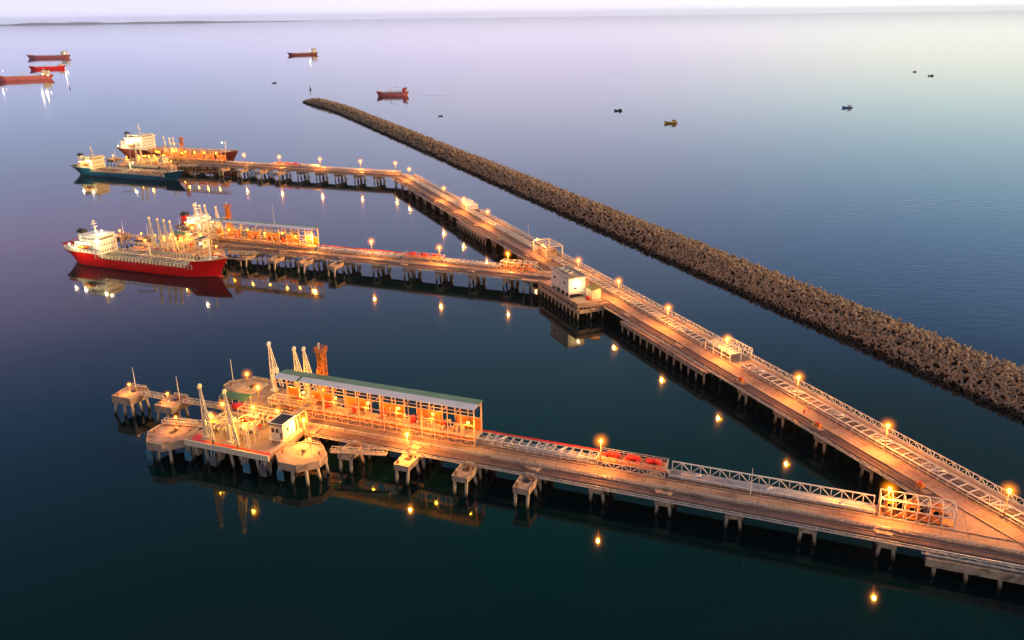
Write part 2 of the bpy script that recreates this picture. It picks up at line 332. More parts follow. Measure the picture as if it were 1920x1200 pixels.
# ------------------------------------------------------------------ breakwater and tetrapods
def bw_path(t):
    """t in metres along; returns centre offset y0, x in trestle frame"""
    x = 70 - t
    dy = 0 if x > -1000 else -((-1000 - x) / 220) ** 2 * 20
    return x, dy
BW_END = 1290.
def bw_surf(y, t):
    """height of the breakwater at cross offset y (0..34)"""
    k = 1.0
    if t > BW_END - 40: k = max(0, (BW_END - t) / 40) ** .6
    if y < 13: z = -1 + 7.6 * y / 13
    elif y < 20: z = 6.6
    else: z = 6.6 - 7.6 * (y - 20) / 11
    return z * k - (1 - k)
def breakwater():
    mb = MB(); ys = [-1, 3, 6.5, 10, 13, 15, 17.5, 20, 24, 28, 31.5]; nt_ = 210
    for i in range(nt_ + 1):
        t = BW_END * i / nt_; x, dy = bw_path(t)
        for y in ys:
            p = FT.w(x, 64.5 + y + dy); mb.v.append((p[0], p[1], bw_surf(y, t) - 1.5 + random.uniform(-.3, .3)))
    n = len(ys)
    for i in range(nt_):
        for j in range(n - 1): a = i * n + j; mb.f.append((a, a + 1, a + n + 1, a + n))
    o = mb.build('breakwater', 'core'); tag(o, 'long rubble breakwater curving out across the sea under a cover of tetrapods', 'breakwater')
    # one tetrapod
    tb = MB(); dirs = [Vector((0, 0, 1))] + [Vector((math.cos(a) * .943, math.sin(a) * .943, -.333)) for a in (0, 2.094, 4.189)]
    for d in dirs: tb.cyl(d * .1, d * 1.8, .52, .32, 6)
    V = np.array([tuple(v) for v in tb.v]); F = tb.f
    lo = MB()
    for d in dirs: lo.cyl(d * .1, d * 2.0, .6, .38, 4)
    V2 = np.array([tuple(v) for v in lo.v]); F2 = lo.f
    spots = []
    t = 0.
    while t < BW_END - 2:
        step = 1.75 if t < 330 else (2.4 if t < 650 else 3.2)
        for k in range(int(31.5 / step)):
            y = (k + random.random()) * step - .3; tt = t + random.uniform(-1, 1) * step * .7
            x, dy = bw_path(tt)
            if t > BW_END - 40 and abs(y - 15) > 16 * max(.2, ((BW_END - t) / 40)) ** .5: continue
            p = FT.w(x, 64.5 + y + dy); z = bw_surf(y, tt) + random.uniform(-.4, .35)
            spots.append((p[0], p[1], z, random.random() * 6.28, random.random() * 6.28, random.random() * 6.28, random.choice((.72, .85, .95, 1.05, 1.2)), t))
        t += step
    def pix(p):
        d = Vector((p[0], p[1], p[2] - H)); zz = d.dot(fw); return 960 + 1560.6 * d.dot(rt) / zz, 600 - 1560.6 * d.dot(up) / zz, zz
    vis = []
    for i, s in enumerate(spots):
        u, v, zz = pix(s)
        if -5 < u < 1925 and 0 < v < 1200: vis.append((zz - s[2] * 3, i))
    vis.sort(); near = set(i for _, i in vis[:300])
    me = bpy.data.meshes.new('tetrapod'); me.from_pydata([tuple(v) for v in V], [], F); me.materials.append(M['tetra'])
    from mathutils import Euler
    first = None
    vs, fs = [], []; off = 0
    for i, s in enumerate(spots):
        u, v, zz = pix(s)
        if u > 2400: continue
        if i in near:
            o = bpy.data.objects.new('tetrapod', me) if first is None else first.copy()
            first = first or o; COL.objects.link(o); o.location = s[:3]; o.rotation_euler = s[3:6]; o.scale = (s[6],) * 3
            tag(o, 'brown concrete tetrapod heaped on the end of the breakwater closest to the camera', 'tetrapod', 'tetrapods heaped on the breakwater')
        else:
            VV, FF_ = (V, F) if s[7] < 300 else (V2, F2)
            Rm = np.array(Euler(s[3:6]).to_matrix()) * s[6]
            vs.append(VV @ Rm.T + np.array(s[:3])); fs += [tuple(q + off for q in f) for f in FF_]; off += len(VV)
    me2 = bpy.data.meshes.new('tetrapod_cover'); me2.from_pydata(np.concatenate(vs).tolist(), [], fs); me2.materials.append(M['tetra'])
    o = bpy.data.objects.new('tetrapod_cover', me2); COL.objects.link(o); tag(o, 'mass of brown concrete tetrapods covering the rest of the breakwater', 'tetrapods', None, 'stuff')
breakwater()

# ------------------------------------------------------------------ lamps
PROTO = {}
def lamp(F, x, y, z0, z1, label, group, e=13500, col=AMB, r=.62, glowm='amber', lit=True, dz=-1.0):
    key = (round(z1 - z0, 1), r, glowm)
    hgt = z1 - z0
    if key not in PROTO:
        o = F.thing('lamp_post', label, 'lamp post', x, y, z0, group)
        MB().cyl((0, 0, 0), (0, 0, hgt - r * .5), .14, .09, 6).build('pole', 'rust', o)
        MB().cyl((0, 0, 0), (0, 0, .5), .3, .26, 8).build('base', 'steel', o)
        MB().cyl((0, 0, hgt - r * 1.05), (0, 0, hgt - r * .6), .16, .3, 8).build('lamp_holder', 'steel', o)
        MB().ball((0, 0, hgt), r * .8, 12, 8).build('bulb', glowm, o, True)
        g = MB().ball((0, 0, 0), HALO_R, 16, 12).build('bloom_halo', 'halo', o, True); g.location = (0, 0, hgt); g.scale = ((r / .62) ** 1.5,) * 3  # added glowing sphere imitating lens bloom, no part of the lamp fitting
        PROTO[key] = o
    else:
        o = dup(PROTO[key]); o.location = F.w(x, y, z0); o.rotation_euler = (0, 0, F.a); tag(o, label, 'lamp post', group)
    if lit: light('lamp_light', F.w(x + .3, y - 1.5, z1 - .8), e * (.75 + .5 * abs(math.sin(x * 12.9 + y * 3.1))), col)
    return o
def flood(F, x, y, z, label, group, e=2500, col=AMB, r=.42, glowm='amber', lit=True):
    """small bulkhead light fixed under a roof or on a rail"""
    key = ('b', r, glowm)
    if key not in PROTO:
        o = F.thing('flood_light', label, 'flood light', x, y, z, group)
        MB().ball((0, 0, 0), r, 10, 6).build('bulb', glowm, o, True)
        MB().cyl((0, 0, r * .8), (0, 0, r * 1.5), .3, .12, 6).build('bracket', 'steel', o)
        PROTO[key] = o
    else:
        o = dup(PROTO[key]); o.location = F.w(x, y, z); o.rotation_euler = (0, 0, F.a); tag(o, label, 'flood light', group)
    if lit: light('flood_beam', F.w(x, y - r - .3, z - r - .3), e, col)
    return o

# ------------------------------------------------------------------ trestles
PILE = {}
def pile_obj(parent, x, y, z1, r=.42, rx=0, ry=0, stuff=None):
    """a pile whose head is at x, y, z1; rx, ry its rake"""
    if stuff is not None:
        stuff.cyl((x, y, z1), (x + rx * (z1 + 3), y + ry * (z1 + 3), -3), r, r, 8); return
    key = (round(z1, 2), r, round(rx, 2), round(ry, 2))
    if key not in PILE:
        o = MB().cyl((0, 0, z1), (rx * (z1 + 3), ry * (z1 + 3), -3), r, r, 8).build('pile', 'pile', parent); PILE[key] = o
    else:
        o = PILE[key].copy(); COL.objects.link(o); o.parent = parent
    o.location = (x, y, 0)
    return o
def bent(root, x, ya, yb, rows, budget, hw=2.0, z0=3.3, z1=5.3):
    """one cross-head with its piles"""
    c = MB().box(x - hw, x + hw, ya, yb, z0, z1).build('pile_cap', 'cap', root)
    st = MB() if budget[0] < 2 * len(rows) else None
    for y in rows:
        for k in (-1, 1):
            pile_obj(c, x + k * (hw - .55), y, z0, rx=k * .1, ry=-.06 if y < 0 else .06, stuff=st); budget[0] -= 1
    if st: tag(st.build('pile', 'pile', c), None, None, None, 'stuff')
def trestle(F, name, label, x0, x1, ya, yb, bents, lower_rows=(-5.4, -1.5, 2.5, 6), bays=(), stubs=True, wide=(), truss_y=None):
    """road deck with kerbs, its girders, cross-heads and piles, side walkway and handrails"""
    r = F.thing(name, label, 'trestle')
    MB().box(x0, x1, ya, yb, 6.35, 7.0).build('road_deck', 'road', r)
    g = MB()
    for y in (ya + .35, -1., 2.2, yb - .5): g.box(x0, x1, y - .3, y + .3, 5.3, 6.346)
    g.build('girder', 'conc', r)
    k = MB().box(x0, x1, ya, ya + .3, 7.003, 7.35).box(x0, x1, .15, .42, 7.003, 7.3); k.build('kerb', 'conc', r)
    # seams across the deck and the pale guard stubs along its edge
    if stubs:
        s = MB(); x = x0 + .6
        while x < x1: s.box(x, x + .22, ya + .05, ya + .25, 7.353, 7.95); x += 1.25
        s.beam((x0, ya + .15, 7.98), (x1, ya + .15, 7.98), .12); s.build('guard_rail', 'pile', r)
    # dark service pipes under the edge and the lattice walkway outside them
    p = MB()
    for i, (yy, zz, rr) in enumerate(((ya - .55, 6.5, .36), (ya - 1.3, 6.35, .3), (ya - 1.95, 6.3, .3))): p.cyl((x0, yy, zz), (x1, yy, zz), rr, rr, 8)
    p.build('service_pipe', 'brown', r)
    if stubs:          # two pipes on sleepers along the inner edge of the kerb
        for yy, rr, mm in ((ya + .75, .2, 'pipe'), (ya + 1.25, .14, 'rust')): MB().cyl((x0, yy, 7.16 + rr), (x1, yy, 7.16 + rr), rr, rr, 8).build('edge_pipe', mm, r)
        sl = MB(); x = x0 + 1.
        while x < x1: sl.box(x, x + .25, ya + .42, ya + 1.6, 7.003, 7.16); x += 2.9
        sl.build('sleeper_row', 'conc', r)
    n = max(2, int((x1 - x0) / 2.2)); wk = MB()
    wk.truss((x0, ya - 2.9, 5.5), (x1, ya - 2.9, 5.5), .75, n, .1); wk.box(x0, x1, ya - 2.85, ya - 2.3, 5.45, 5.53)
    wk.build('walkway_truss', 'steel', r)
    if truss_y is not None:
        n = int((x1 - x0) / 2.0)
        t = MB().truss((x0, truss_y, 7.05), (x1, truss_y, 7.05), 1.75, n, .17); t.truss((x0, truss_y - .7, 7.05), (x1, truss_y - .7, 7.05), .7, n // 2, .12)
        t.build('guard_truss', 'steel', r)
    bud = [100]
    for x in sorted(bents, key=lambda b: -b): bent(r, x, ya - 1.6, yb - .5, lower_rows, bud)
    for x in bays:
        MB().prism([(x - 2.6, ya), (x + 2.6, ya), (x + 1.5, ya - 1.7), (x - 1.5, ya - 1.7)], 6.6, 7.05).build('passing_bay', 'conc', r)
    return r
def rack(F, x0, x1, ya, yb, z0, z1, label, rung=2.9, redpipe=False, pale=False):
    """open pipe rack: frame of chords, rungs and posts carrying long pipes"""
    r = F.thing('pipe_rack', label, 'pipe rack')
    f = MB(); n = max(1, int(round((x1 - x0) / rung)))
    for y in (ya, yb):
        f.beam((x0, y, z1), (x1, y, z1), .26); f.beam((x0, y, z0 + .5), (x1, y, z0 + .5), .2)
    for i in range(n + 1):
        x = x0 + (x1 - x0) * i / n
        f.beam((x, ya, z1), (x, yb, z1), .3, .2); f.beam((x, ya, z0), (x, ya, z1), .18); f.beam((x, yb, z0), (x, yb, z1), .18); f.beam((x, ya, z0 + .5), (x, yb, z0 + .5), .16)
        if i < n and i % 6 in (1, 2): f.beam((x, ya, z1), (x + (x1 - x0) / n, yb, z1), .14); f.beam((x, yb, z1), (x + (x1 - x0) / n, ya, z1), .14)
    f.build('frame', 'steel', r)
    ys = np.linspace(ya + .55, yb - .55, 5)
    for i, y in enumerate(ys):
        rr = (.3, .22, .36, .2, .28)[i]
        MB().cyl((x0, y, z0 + .55 + rr), (x1, y, z0 + .55 + rr), rr, rr, 8).build('pipe', 'pipe' if (pale or i % 2) else 'brown', r, True)
    if redpipe:
        MB().cyl((x0, yb + .3, z1 + .25), (x1, yb + .3, z1 + .25), .27, .27, 8).build('pipe', 'red', r, True, 'red fire water pipe')
    x = x0 + 6
    while x < x1 - 4: MB().cyl((x, ya + .4, z1 + .12), (x + 1.8, yb - .6, z1 + .12), .3, .3, 8).build('expansion_loop', 'pipe', r, True); x += 17.6
    return r
# main trestle
TB = [17.6 * k - .2 for k in range(4, -9, -1)] + [-105.6 - 17.6 - 10, ] + [-232 - 17.6 * k for k in range(0, 16)]
trestle(FT, 'main_trestle', 'long main road trestle with the pipe rack running beside the breakwater', -500, 80, -4.8, 9.9, [b for b in TB if b > -100 or b < -225], (-5.4, -.5, 4, 8), bays=(-18, -55, -90, -125, -161, -258, -295, -330, -366, -402, -438, -474), truss_y=9.6, stubs=False)
for i, (a, b, nm) in enumerate(((-98, 80, 'open ladder topped pipe rack on the main trestle at its end closest to the camera'), (-245, -121, 'ladder topped pipe rack on the main trestle beside the white substation'), (-500, -263, 'pale pipe rack on the main trestle beyond the lit gantry'))):
    rack(FT, a, b, .9, 4.8, 7.1, 8.5, nm, 2.9, pale=(i > 1))
def low_deck(F, x0, x1, label, y=-9.2):
    r = F.thing('pipe_landing', label, 'landing')
    MB().box(x0, x1, y, -6.7, 4.6, 5.2).build('deck', 'conc', r); MB().box(x0, x1, y - .35, y - .003, 3.7, 5.5).build('fascia', 'cap', r)
    n = int((x1 - x0) / 4.4)
    for i in range(n + 1):
        x = x0 + .8 + (x1 - x0 - 1.6) * i / n
        for yy in (y + .3, -2.): pile_obj(r, x, yy, 4.6, .34)
low_deck(FT, -160, -104, 'low concrete landing on close set piles beside the main trestle near the substation')
low_deck(FT, -352, -306, 'low concrete landing on close set piles beside the main trestle beyond the substation')

# jetties
def jx(base, lo, hi): return [base + 17.35 * k for k in range(-20, 12) if lo <= base + 17.35 * k <= hi]
NT = trestle(FN, 'jetty_trestle', 'road trestle of the empty jetty with pale guard stubs along its edge', -90, 118, -4.8, 6.0, jx(.7, -88, 84), (-5.2, -1, 3, 5), bays=(-17, -52, 18, 69))
NT.location.z = -.012
trestle(FM, 'jetty_trestle', 'road trestle of the middle jetty with kerbs and dark side pipes', -170, 27, -4.8, 6.0, jx(1.5, -165, 20), (-5.2, -1, 3, 5), bays=(-17, -52, -87, -122))
trestle(FF, 'jetty_trestle', 'road trestle of the far jetty beyond the bend', -225, 4, -4.8, 6.0, jx(-14, -220, -5), (-5.2, -1, 3, 5), bays=(-31, -66, -101, -136))
rack(FN, -36, -1.5, 1.2, 5.2, 7.1, 9.0, 'red edged pipe rack between the pipe shelter and red valves of the empty jetty', 2.4, True, True)
rack(FN, 18, 67, 1.2, 4.2, 7.1, 8.0, 'low pale pipe rack between red valves and yellow cage on the empty jetty', 3.2, False, True)
rack(FM, -106, -58, 1.2, 5.2, 7.1, 8.8, "pipe rack with a red pipe beside the canopy on the middle jetty", 2.4, True, True)
rack(FM, -34, -6, 1.2, 5.2, 7.1, 8.6, "pipe rack between the red valves and the cage on the middle jetty", 2.4, False, True)
rack(FF, -160, 2, 1.2, 5.2, 7.1, 8.6, "long pale pipe rack on the far jetty", 2.9, False, True)
tr = FN.thing('guard_lattice', 'tall white lattice girder along the far edge of the empty jetty', 'lattice girder')
MB().truss((18, 5.6, 7.05), (67, 5.6, 7.05), 2.6, 20, .2).build('frame', 'white', tr)
MB().box(18, 67, 5.3, 5.9, 6.9, 7.04).build('ledge', 'conc', tr)

def valve_skid(F, x0, x1, label, yb=5.4, z=9.2):
    """raised valve platform: girder, railed deck, red tanks and valves"""
    r = F.thing('valve_platform', label, 'valve platform', x0, .6, 0)
    Lx, W = x1 - x0, yb - .6
    MB().box(0, Lx, 0, W, z - .25, z).build('deck', 'orange', r)
    g = MB().truss((.1, .1, 7.15), (Lx - .1, .1, 7.15), z - 7.5, 8, .2); g.truss((.1, W - .1, 7.15), (Lx - .1, W - .1, 7.15), z - 7.5, 8, .2)
    g.build('girder', 'steel', r)
    h = MB().rail((0, 0, z), (Lx, 0, z), 1.1, 9).rail((0, W, z), (Lx, W, z), 1.1, 9).rail((0, 0, z), (0, W, z), 1.1, 3).rail((Lx, 0, z), (Lx, W, z), 1.1, 3)
    h.build('handrail', 'steel', r)
    for i in range(3):
        x = Lx * (.2 + .3 * i); MB().cyl((x - 1.3, W * .6, z + .75), (x + 1.3, W * .6, z + .75), .7, .7, 12).ball((x - 1.3, W * .6, z + .75), .7, 10, 6).ball((x + 1.3, W * .6, z + .75), .7, 10, 6).build('tank', 'red', r, True)
    pp = MB()
    for i in range(6):
        x = Lx * (.1 + .16 * i); pp.cyl((x, .5, z + .5), (x, W - .4, z + .5), .17, .17, 8); pp.cyl((x, 1.4, z + .5), (x, 1.4, z + 1.2), .1, .1, 6); pp.cyl((x, 1.4, z + 1.15), (x, 1.4, z + 1.25), .4, .4, 10)
    pp.build('valve_pipe', 'red', r)
    st = MB()
    for i in range(5): st.box(Lx + .25 * i * 1.6, Lx + .25 * i * 1.6 + .38, 1, 2.2, z - .5 - i * .4, z - .4 - i * .4)
    st.build('stair', 'steel', r)
valve_skid(FN, -1, 17, 'raised platform of red valves and tanks on the empty jetty')
valve_skid(FM, -56, -35, "raised platform of red valves and tanks on the middle jetty")
valve_skid(FF, -112, -88, "raised platform of red valves and tanks on the far jetty")

def cage(F, x0, x1, label, z1=12., col='steel', ya=.8, yb=5.2):
    """open steel frame box round vertical pipe loops"""
    r = F.thing('pipe_cage', label, 'pipe cage', x0, 0, 0); Lx = x1 - x0; n = 6; f = MB()
    for y in (ya, yb):
        for z in (7.15, (7.15 + z1) / 2 + .3, z1): f.beam((0, y, z), (Lx, y, z), .22)
        for i in range(n + 1):
            x = Lx * i / n; f.beam((x, y, 7.0), (x, y, z1), .2)
            if i < n: f.beam((x, y, 7.1), (x + Lx / n, y, z1 * .5 + 3.8), .14)
    for i in range(n + 1):
        x = Lx * i / n; f.beam((x, ya, z1), (x, yb, z1), .2); f.beam((x, ya, z1 / 2 + 3.8), (x, yb, z1 / 2 + 3.8), .16)
        if i < n: f.beam((x, ya, z1), (x + Lx / n, yb, z1), .12)
    f.build('frame', col, r)
    p = MB()
    for i in range(5):
        y = ya + .6 + i * .75
        for k in range(3):
            x = 1.2 + k * Lx / 3.2; p.cyl((x, y, 7.4), (x, y, z1 - 1.2), .22, .22, 8); p.cyl((x, y, z1 - 1.2), (x + 2.2, y, z1 - 1.2), .22, .22, 8); p.cyl((x + 2.2, y, z1 - 1.2), (x + 2.2, y, 7.4), .22, .22, 8)
        p.cyl((0, y, 7.6), (Lx, y, 7.6), .24, .24, 8)
    p.build('pipe_loop', 'orange', r, True)
cage(FN, 68, 84, 'tall open cage of lattice steel round yellow lit pipes on the empty jetty')
cage(FM, -4, 13, "open lattice cage of pipes where the middle jetty meets the main trestle", 11.)

def canopy(F, x0, x1, label, z=18.5):
    """long roofed pipe shelter standing on a lattice girder"""
    r = F.thing('pipe_shelter', label, 'shelter', x0, 0, 0); Lx = x1 - x0; ya, yb = -.3, 4.8; n = 16; zd = 8.9; ym = 1.9
    # roof, its pale front slope and green back slope
    def slab(a, b, za, zb, x0_=0, x1_=Lx):
        return MB().add([(x0_, a, za), (x1_, a, za), (x1_, b, zb), (x0_, b, zb), (x0_, a, za + .12), (x1_, a, za + .12), (x1_, b, zb + .12), (x0_, b, zb + .12)],
                        [(3, 2, 1, 0), (4, 5, 6, 7), (0, 1, 5, 4), (1, 2, 6, 5), (2, 3, 7, 6), (3, 0, 4, 7)])
    slab(ya - .5, ym, z, z + .45, -.4, Lx * .115).build('roof_sheet', 'wroof', r); slab(ya - .5, ym, z, z + .45, Lx * .13, Lx + .4).build('roof_sheet', 'wroof', r)
    slab(ya - .5, ym, z - .02, z + .43, Lx * .1151, Lx * .1299).build('roof_sheet', 'green', r)
    slab(ym + .004, yb + .9, z + .45, z + .1, -.4, Lx + .4).build('roof_sheet', 'green', r, label='green roof slope')
    for i in range(n + 1):
        x = Lx * i / n; wd = .34 if i % 4 == 0 else .2
        for y in (ya, yb): MB().beam((x, y, 7.02), (x, y, z - .05), wd).build('column', 'wcream', r)
    e = MB()
    for y in (ya, yb):
        for zz in (zd + 4.5, z - 1.2): e.beam((0, y, zz), (Lx, y, zz), .2)
    for i in range(n + 1):
        x = Lx * i / n; e.beam((x, ya, z - .25), (x, yb, z - .25), .16)
        if i < n and i % 2 == 0: e.beam((x, yb, zd + 4.5), (x + Lx / n, yb, z - .3), .16)
        if i < n and i % 5 == 3: e.beam((x, ya, z - 3.3), (x + Lx / n, ya, z - .4), .16)
    e.build('brace', 'wcream', r)
    g = MB().truss((0, ya - .15, 7.2), (Lx, ya - .15, 7.2), zd - 7.3, 32, .17); g.build('girder', 'wcream', r)
    MB().box(0, Lx, ya, yb, zd - .12, zd + .1).build('floor', 'orange', r)
    # pipes, red drums and valves inside
    p = MB()
    for i in range(6): y = ya + .7 + i * .75; p.cyl((0, y, zd + .6), (Lx, y, zd + .6), .2, .2, 6)
    for i in range(48):
        x = random.uniform(1, Lx - 2); y = random.uniform(.4, 4); h = random.uniform(1.2, 3.6)
        p.cyl((x, y, zd + .5), (x, y, zd + h), .16, .16, 6); p.cyl((x, y, zd + h), (x + random.uniform(-2.5, 2.5), y, zd + h), .16, .16, 6); p.ball((x, y, zd + h), .38, 6, 4)
    p.build('pipe', 'wcream', r)
    for i in range(6): x = Lx * (.08 + .15 * i); MB().cyl((x, 3.2, zd + .2), (x, 3.2, zd + 2.2), .8, .8, 10).ball((x, 3.2, zd + 2.2), .8, 10, 6).build('drum', 'red', r, True)
    for i in range(n):          # sheeted back panels
        if i % 3 != 1: MB().box(Lx * i / n + .15, Lx * (i + 1) / n - .15, yb + .14, yb + .2, zd + .3, zd + 4.2).build('back_panel', 'orange', r)
    h = MB().rail((0, ya + .2, zd + .1), (Lx, ya + .2, zd + .1), 1.1, 24, .1); h.build('handrail', 'cream', r)
canopy(FN, -101, -36, 'long pipe shelter with a pale and green roof on the empty jetty')
canopy(FM, -172, -107, "long pipe shelter with a green roof on the middle jetty")
canopy(FF, -226, -162, "orange lit pipe shelter on the far jetty")

# ------------------------------------------------------------------ jetty heads
def dolphin(F, pts, label, z0=4.2, z1=6.4, piles=(), hook=True, mast=None, name='mooring_dolphin', wall=None, cat='dolphin', group=None, pit=True):
    """concrete mooring or breasting dolphin on raked piles"""
    cx = sum(p[0] for p in pts) / len(pts); cy = sum(p[1] for p in pts) / len(pts)
    r = F.thing(name, label, cat, cx, cy, 0, group); q = [(x - cx, y - cy) for x, y in pts]
    MB().prism(q, z0, z1).build('cap', 'conc', r)
    ed = MB(); n = len(q)
    for i in range(n): a, b = q[i], q[(i + 1) % n]; ed.beam((a[0] * .97, a[1] * .97, z1 + .16), (b[0] * .97, b[1] * .97, z1 + .16), .35, .3)
    ed.build('edge_beam', 'cap', r)
    for (x, y) in piles:
        x -= cx; y -= cy; d = math.hypot(x, y) or 1
        pile_obj(r, x, y, z0, .45, .16 * round(x / d), .16 * round(y / d))
    if pit: MB().box(-1.0, .9, -.8, .8, z1 + .01, z1 + .06).build('pit', 'dark', r)
    if hook: MB().box(-.5, .5, 1.1, 1.8, z1 + .01, z1 + .5).cyl((-.2, 1.4, z1 + .4), (-.2, .6, z1 + 1.0), .18, .12, 6).cyl((.25, 1.4, z1 + .4), (.35, .6, z1 + 1.0), .18, .12, 6).build('mooring_hook', 'rust', r)
    b0, b1 = min(q, key=lambda p_: p_[0] + p_[1] * .3), max(q, key=lambda p_: p_[0] + p_[1] * .3)
    for k, (bx, by) in enumerate((b0, b1)): MB().cyl((bx * .7, by * .7, z1), (bx * .7, by * .7, z1 + .7), .3, .22, 8).cyl((bx * .7, by * .7, z1 + .7), (bx * .7, by * .7, z1 + .95), .42, .36, 8).build('bollard', 'rust', r)
    top = sorted(q, key=lambda p_: -p_[1])[:2]; MB().rail((top[0][0] * .93, top[0][1] * .93, z1), (top[1][0] * .93, top[1][1] * .93, z1), 1.1, 5, .1).build('handrail', 'cream', r)
    if mast: MB().cyl((mast[0] - cx, mast[1] - cy, z1), (mast[0] - cx, mast[1] - cy, z1 + mast[2]), .13, .07, 6).build('mast', 'white', r)
    if wall:
        for a, b, m in wall:
            x, y = a - cx, b - cy
            f = MB().box(x - 1.0, x + 1.0, y - .4, y, 1.1, 4.0); f.build('fender', m, r)
            MB().beam((x - .5, y - .2, 3.9), (x - .5, y + .1, 5.4), .12).beam((x + .5, y - .2, 3.9), (x + .5, y + .1, 5.4), .12).build('fender_chain', 'steel', r)
    return r
def walkway(F, x0, y0, x1, y1, z, label, wd=1.4, h=1.2):
    r = thing('walkway', label, 'walkway', F.w(x0, y0, z), F.a + math.atan2(y1 - y0, x1 - x0)); Lx = math.hypot(x1 - x0, y1 - y0); n = max(3, int(Lx / 1.8))
    MB().box(0, Lx, -wd / 2, wd / 2, -.12, 0).build('deck', 'conc', r)
    MB().truss((0, -wd / 2, -.1), (Lx, -wd / 2, -.1), h, n, .13).truss((0, wd / 2, -.1), (Lx, wd / 2, -.1), h, n, .13).build('side_truss', 'cream', r)
def octo(cx, cy, a, b, c=.32): return [(cx - a * c * 1.2, cy - b), (cx + a * c * 1.2, cy - b), (cx + a, cy - b * c), (cx + a, cy + b * c), (cx + a * c * 1.2, cy + b), (cx - a * c * 1.2, cy + b), (cx - a, cy + b * c), (cx - a, cy - b * c)]
def loading_arm(F, x, y, zt, label, group, dx=4.6, dy=-3.0, z0=7.0, m='cream'):
    r = F.thing('loading_boom', label, 'loading arm', x, y, z0, group); h = zt - z0
    MB().cyl((0, 0, 0), (0, 0, h * .36), .5, .45, 10).box(-1., 1., -1., 1., 0, .5).build('riser', m, r)
    a = MB()
    for k in (-.8, .8): a.cyl((k, 0, h * .12), (k * .35, 0, h), .19, .13, 6)
    for i in range(11):
        t = .14 + .078 * i; q = .8 - .52 * (t - .12) / .88; t2 = t + .078; q2 = .8 - .52 * (t2 - .12) / .88
        a.beam((-q, 0, h * t), (q, 0, h * t), .12); a.beam(((-q, q)[i % 2], 0, h * t), ((q2, -q2)[i % 2], 0, h * t2), .12)
    a.build('inboard_arm', m, r)
    b = MB()
    for k in (-.55, .55): b.cyl((k * .4, 0, h), (dx + k, dy, 1.2), .13, .2, 6)
    for i in range(12):
        t = .06 + .078 * i; q = .24 + .32 * t; b.beam((dx * t - q, dy * t, h - (h - 1.2) * t), (dx * t + q, dy * t, h - (h - 1.2) * t), .12)
    b.build('outboard_arm', m, r)
    MB().cyl((-.2, 0, h), (.2, 0, h), .8, .8, 14).build('sheave', m, r)
    MB().box(-.8, .8, .8, 2.4, h * .36, h * .36 + 1.3).beam((0, 0, h * .36), (0, 1.4, h * .4), .3).build('counterweight', m, r)
    MB().cyl((dx, dy, 1.4), (dx, dy - .1, .1), .32, .36, 8).build('coupler', 'rust', r)
def tower(F, x, y, zt, label):
    r = F.thing('gangway_tower', label, 'tower', x, y, 7.0); h = zt - 7.; f = MB(); a = .95
    for sx in (-a, a):
        for sy in (-a, a): f.beam((sx, sy, 0), (sx, sy, h - 1.2), .26)
    n = 7
    for i in range(n):
        z0, z1 = (h - 1.2) * i / n, (h - 1.2) * (i + 1) / n
        for p, q in (((-a, -a), (a, -a)), ((a, -a), (a, a)), ((a, a), (-a, a)), ((-a, a), (-a, -a))):
            f.beam((*p, z1), (*q, z1), .22); f.beam((*p, z0), (*q, z1), .16)
    f.build('frame', 'orange', r)
    MB().box(-.75, .75, -.75, .75, h * .35, h * .5).box(-.8, .4, -.8, .8, h * .62, h * .9).build('lift_cage', 'orange', r)
    MB().box(-1.75, -.97, -.9, .9, h * .18, h * .62).build('cabin', 'orange', r)
    MB().prism([(-1.45, -1.45), (1.45, -1.45), (1.45, 1.45), (-1.45, 1.45)], h - 1.2, h - .9).build('platform', 'orange', r)
    MB().rail((-1.45, -1.45, h - .9), (1.45, -1.45, h - .9), 1.2, 4, .14).rail((1.45, -1.45, h - .9), (1.45, 1.45, h - .9), 1.2, 4, .14).rail((1.45, 1.45, h - .9), (-1.45, 1.45, h - .9), 1.2, 4, .14).rail((-1.45, 1.45, h - .9), (-1.45, -1.45, h - .9), 1.2, 4, .14).build('handrail', 'orange', r)
    MB().cyl((-.6, 0, h - .9), (-.6, 0, h + 1.2), .2, .2, 6).ball((-.6, 0, h + 1.3), .35, 8, 6).build('beacon', 'white', r)
def house(F, x, y, label):
    r = F.thing('control_house', label, 'control house', x, y, 7.0); r.scale = (.72, .72, .95)
    for sx in (-2.6, 2.6):
        for sy in (-3.4, 3.4): MB().beam((sx, sy, 0), (sx, sy, 1.2), .5).build('leg', 'conc', r)
    MB().box(-3, 3, -4, 4, 1.2, 5.8).build('wall', 'cream', r)
    MB().box(-3.4, 3.4, -4.4, 4.4, 5.803, 6.2).build('roof', 'dark', r)
    pr = MB().box(-3.4, 3.4, -4.4, -4.15, 6.203, 6.5).box(-3.4, 3.4, 4.15, 4.4, 6.203, 6.5).box(-3.4, -3.15, -4.147, 4.147, 6.203, 6.5).box(3.15, 3.4, -4.147, 4.147, 6.203, 6.5); pr.build('parapet', 'white', r)
    for k in (-1.7, .4): w_ = MB().box(k - .6, k + .6, -4.04, -3.97, 3.3, 4.6).build('window', 'glass', r)
    MB().box(1.5, 2.5, -4.05, -3.97, 1.3, 3.5).build('door', 'rust', r)
    w_ = MB().box(2.97, 3.04, -1.5, -.2, 3.3, 4.5).build('window', 'glass', r)
    MB().rail((-3.4, -5.2, 1.2), (3.4, -5.2, 1.2), 1.1, 5).box(-3.4, 3.4, -5.2, -4.003, 1.05, 1.2).build('balcony', 'steel', r)
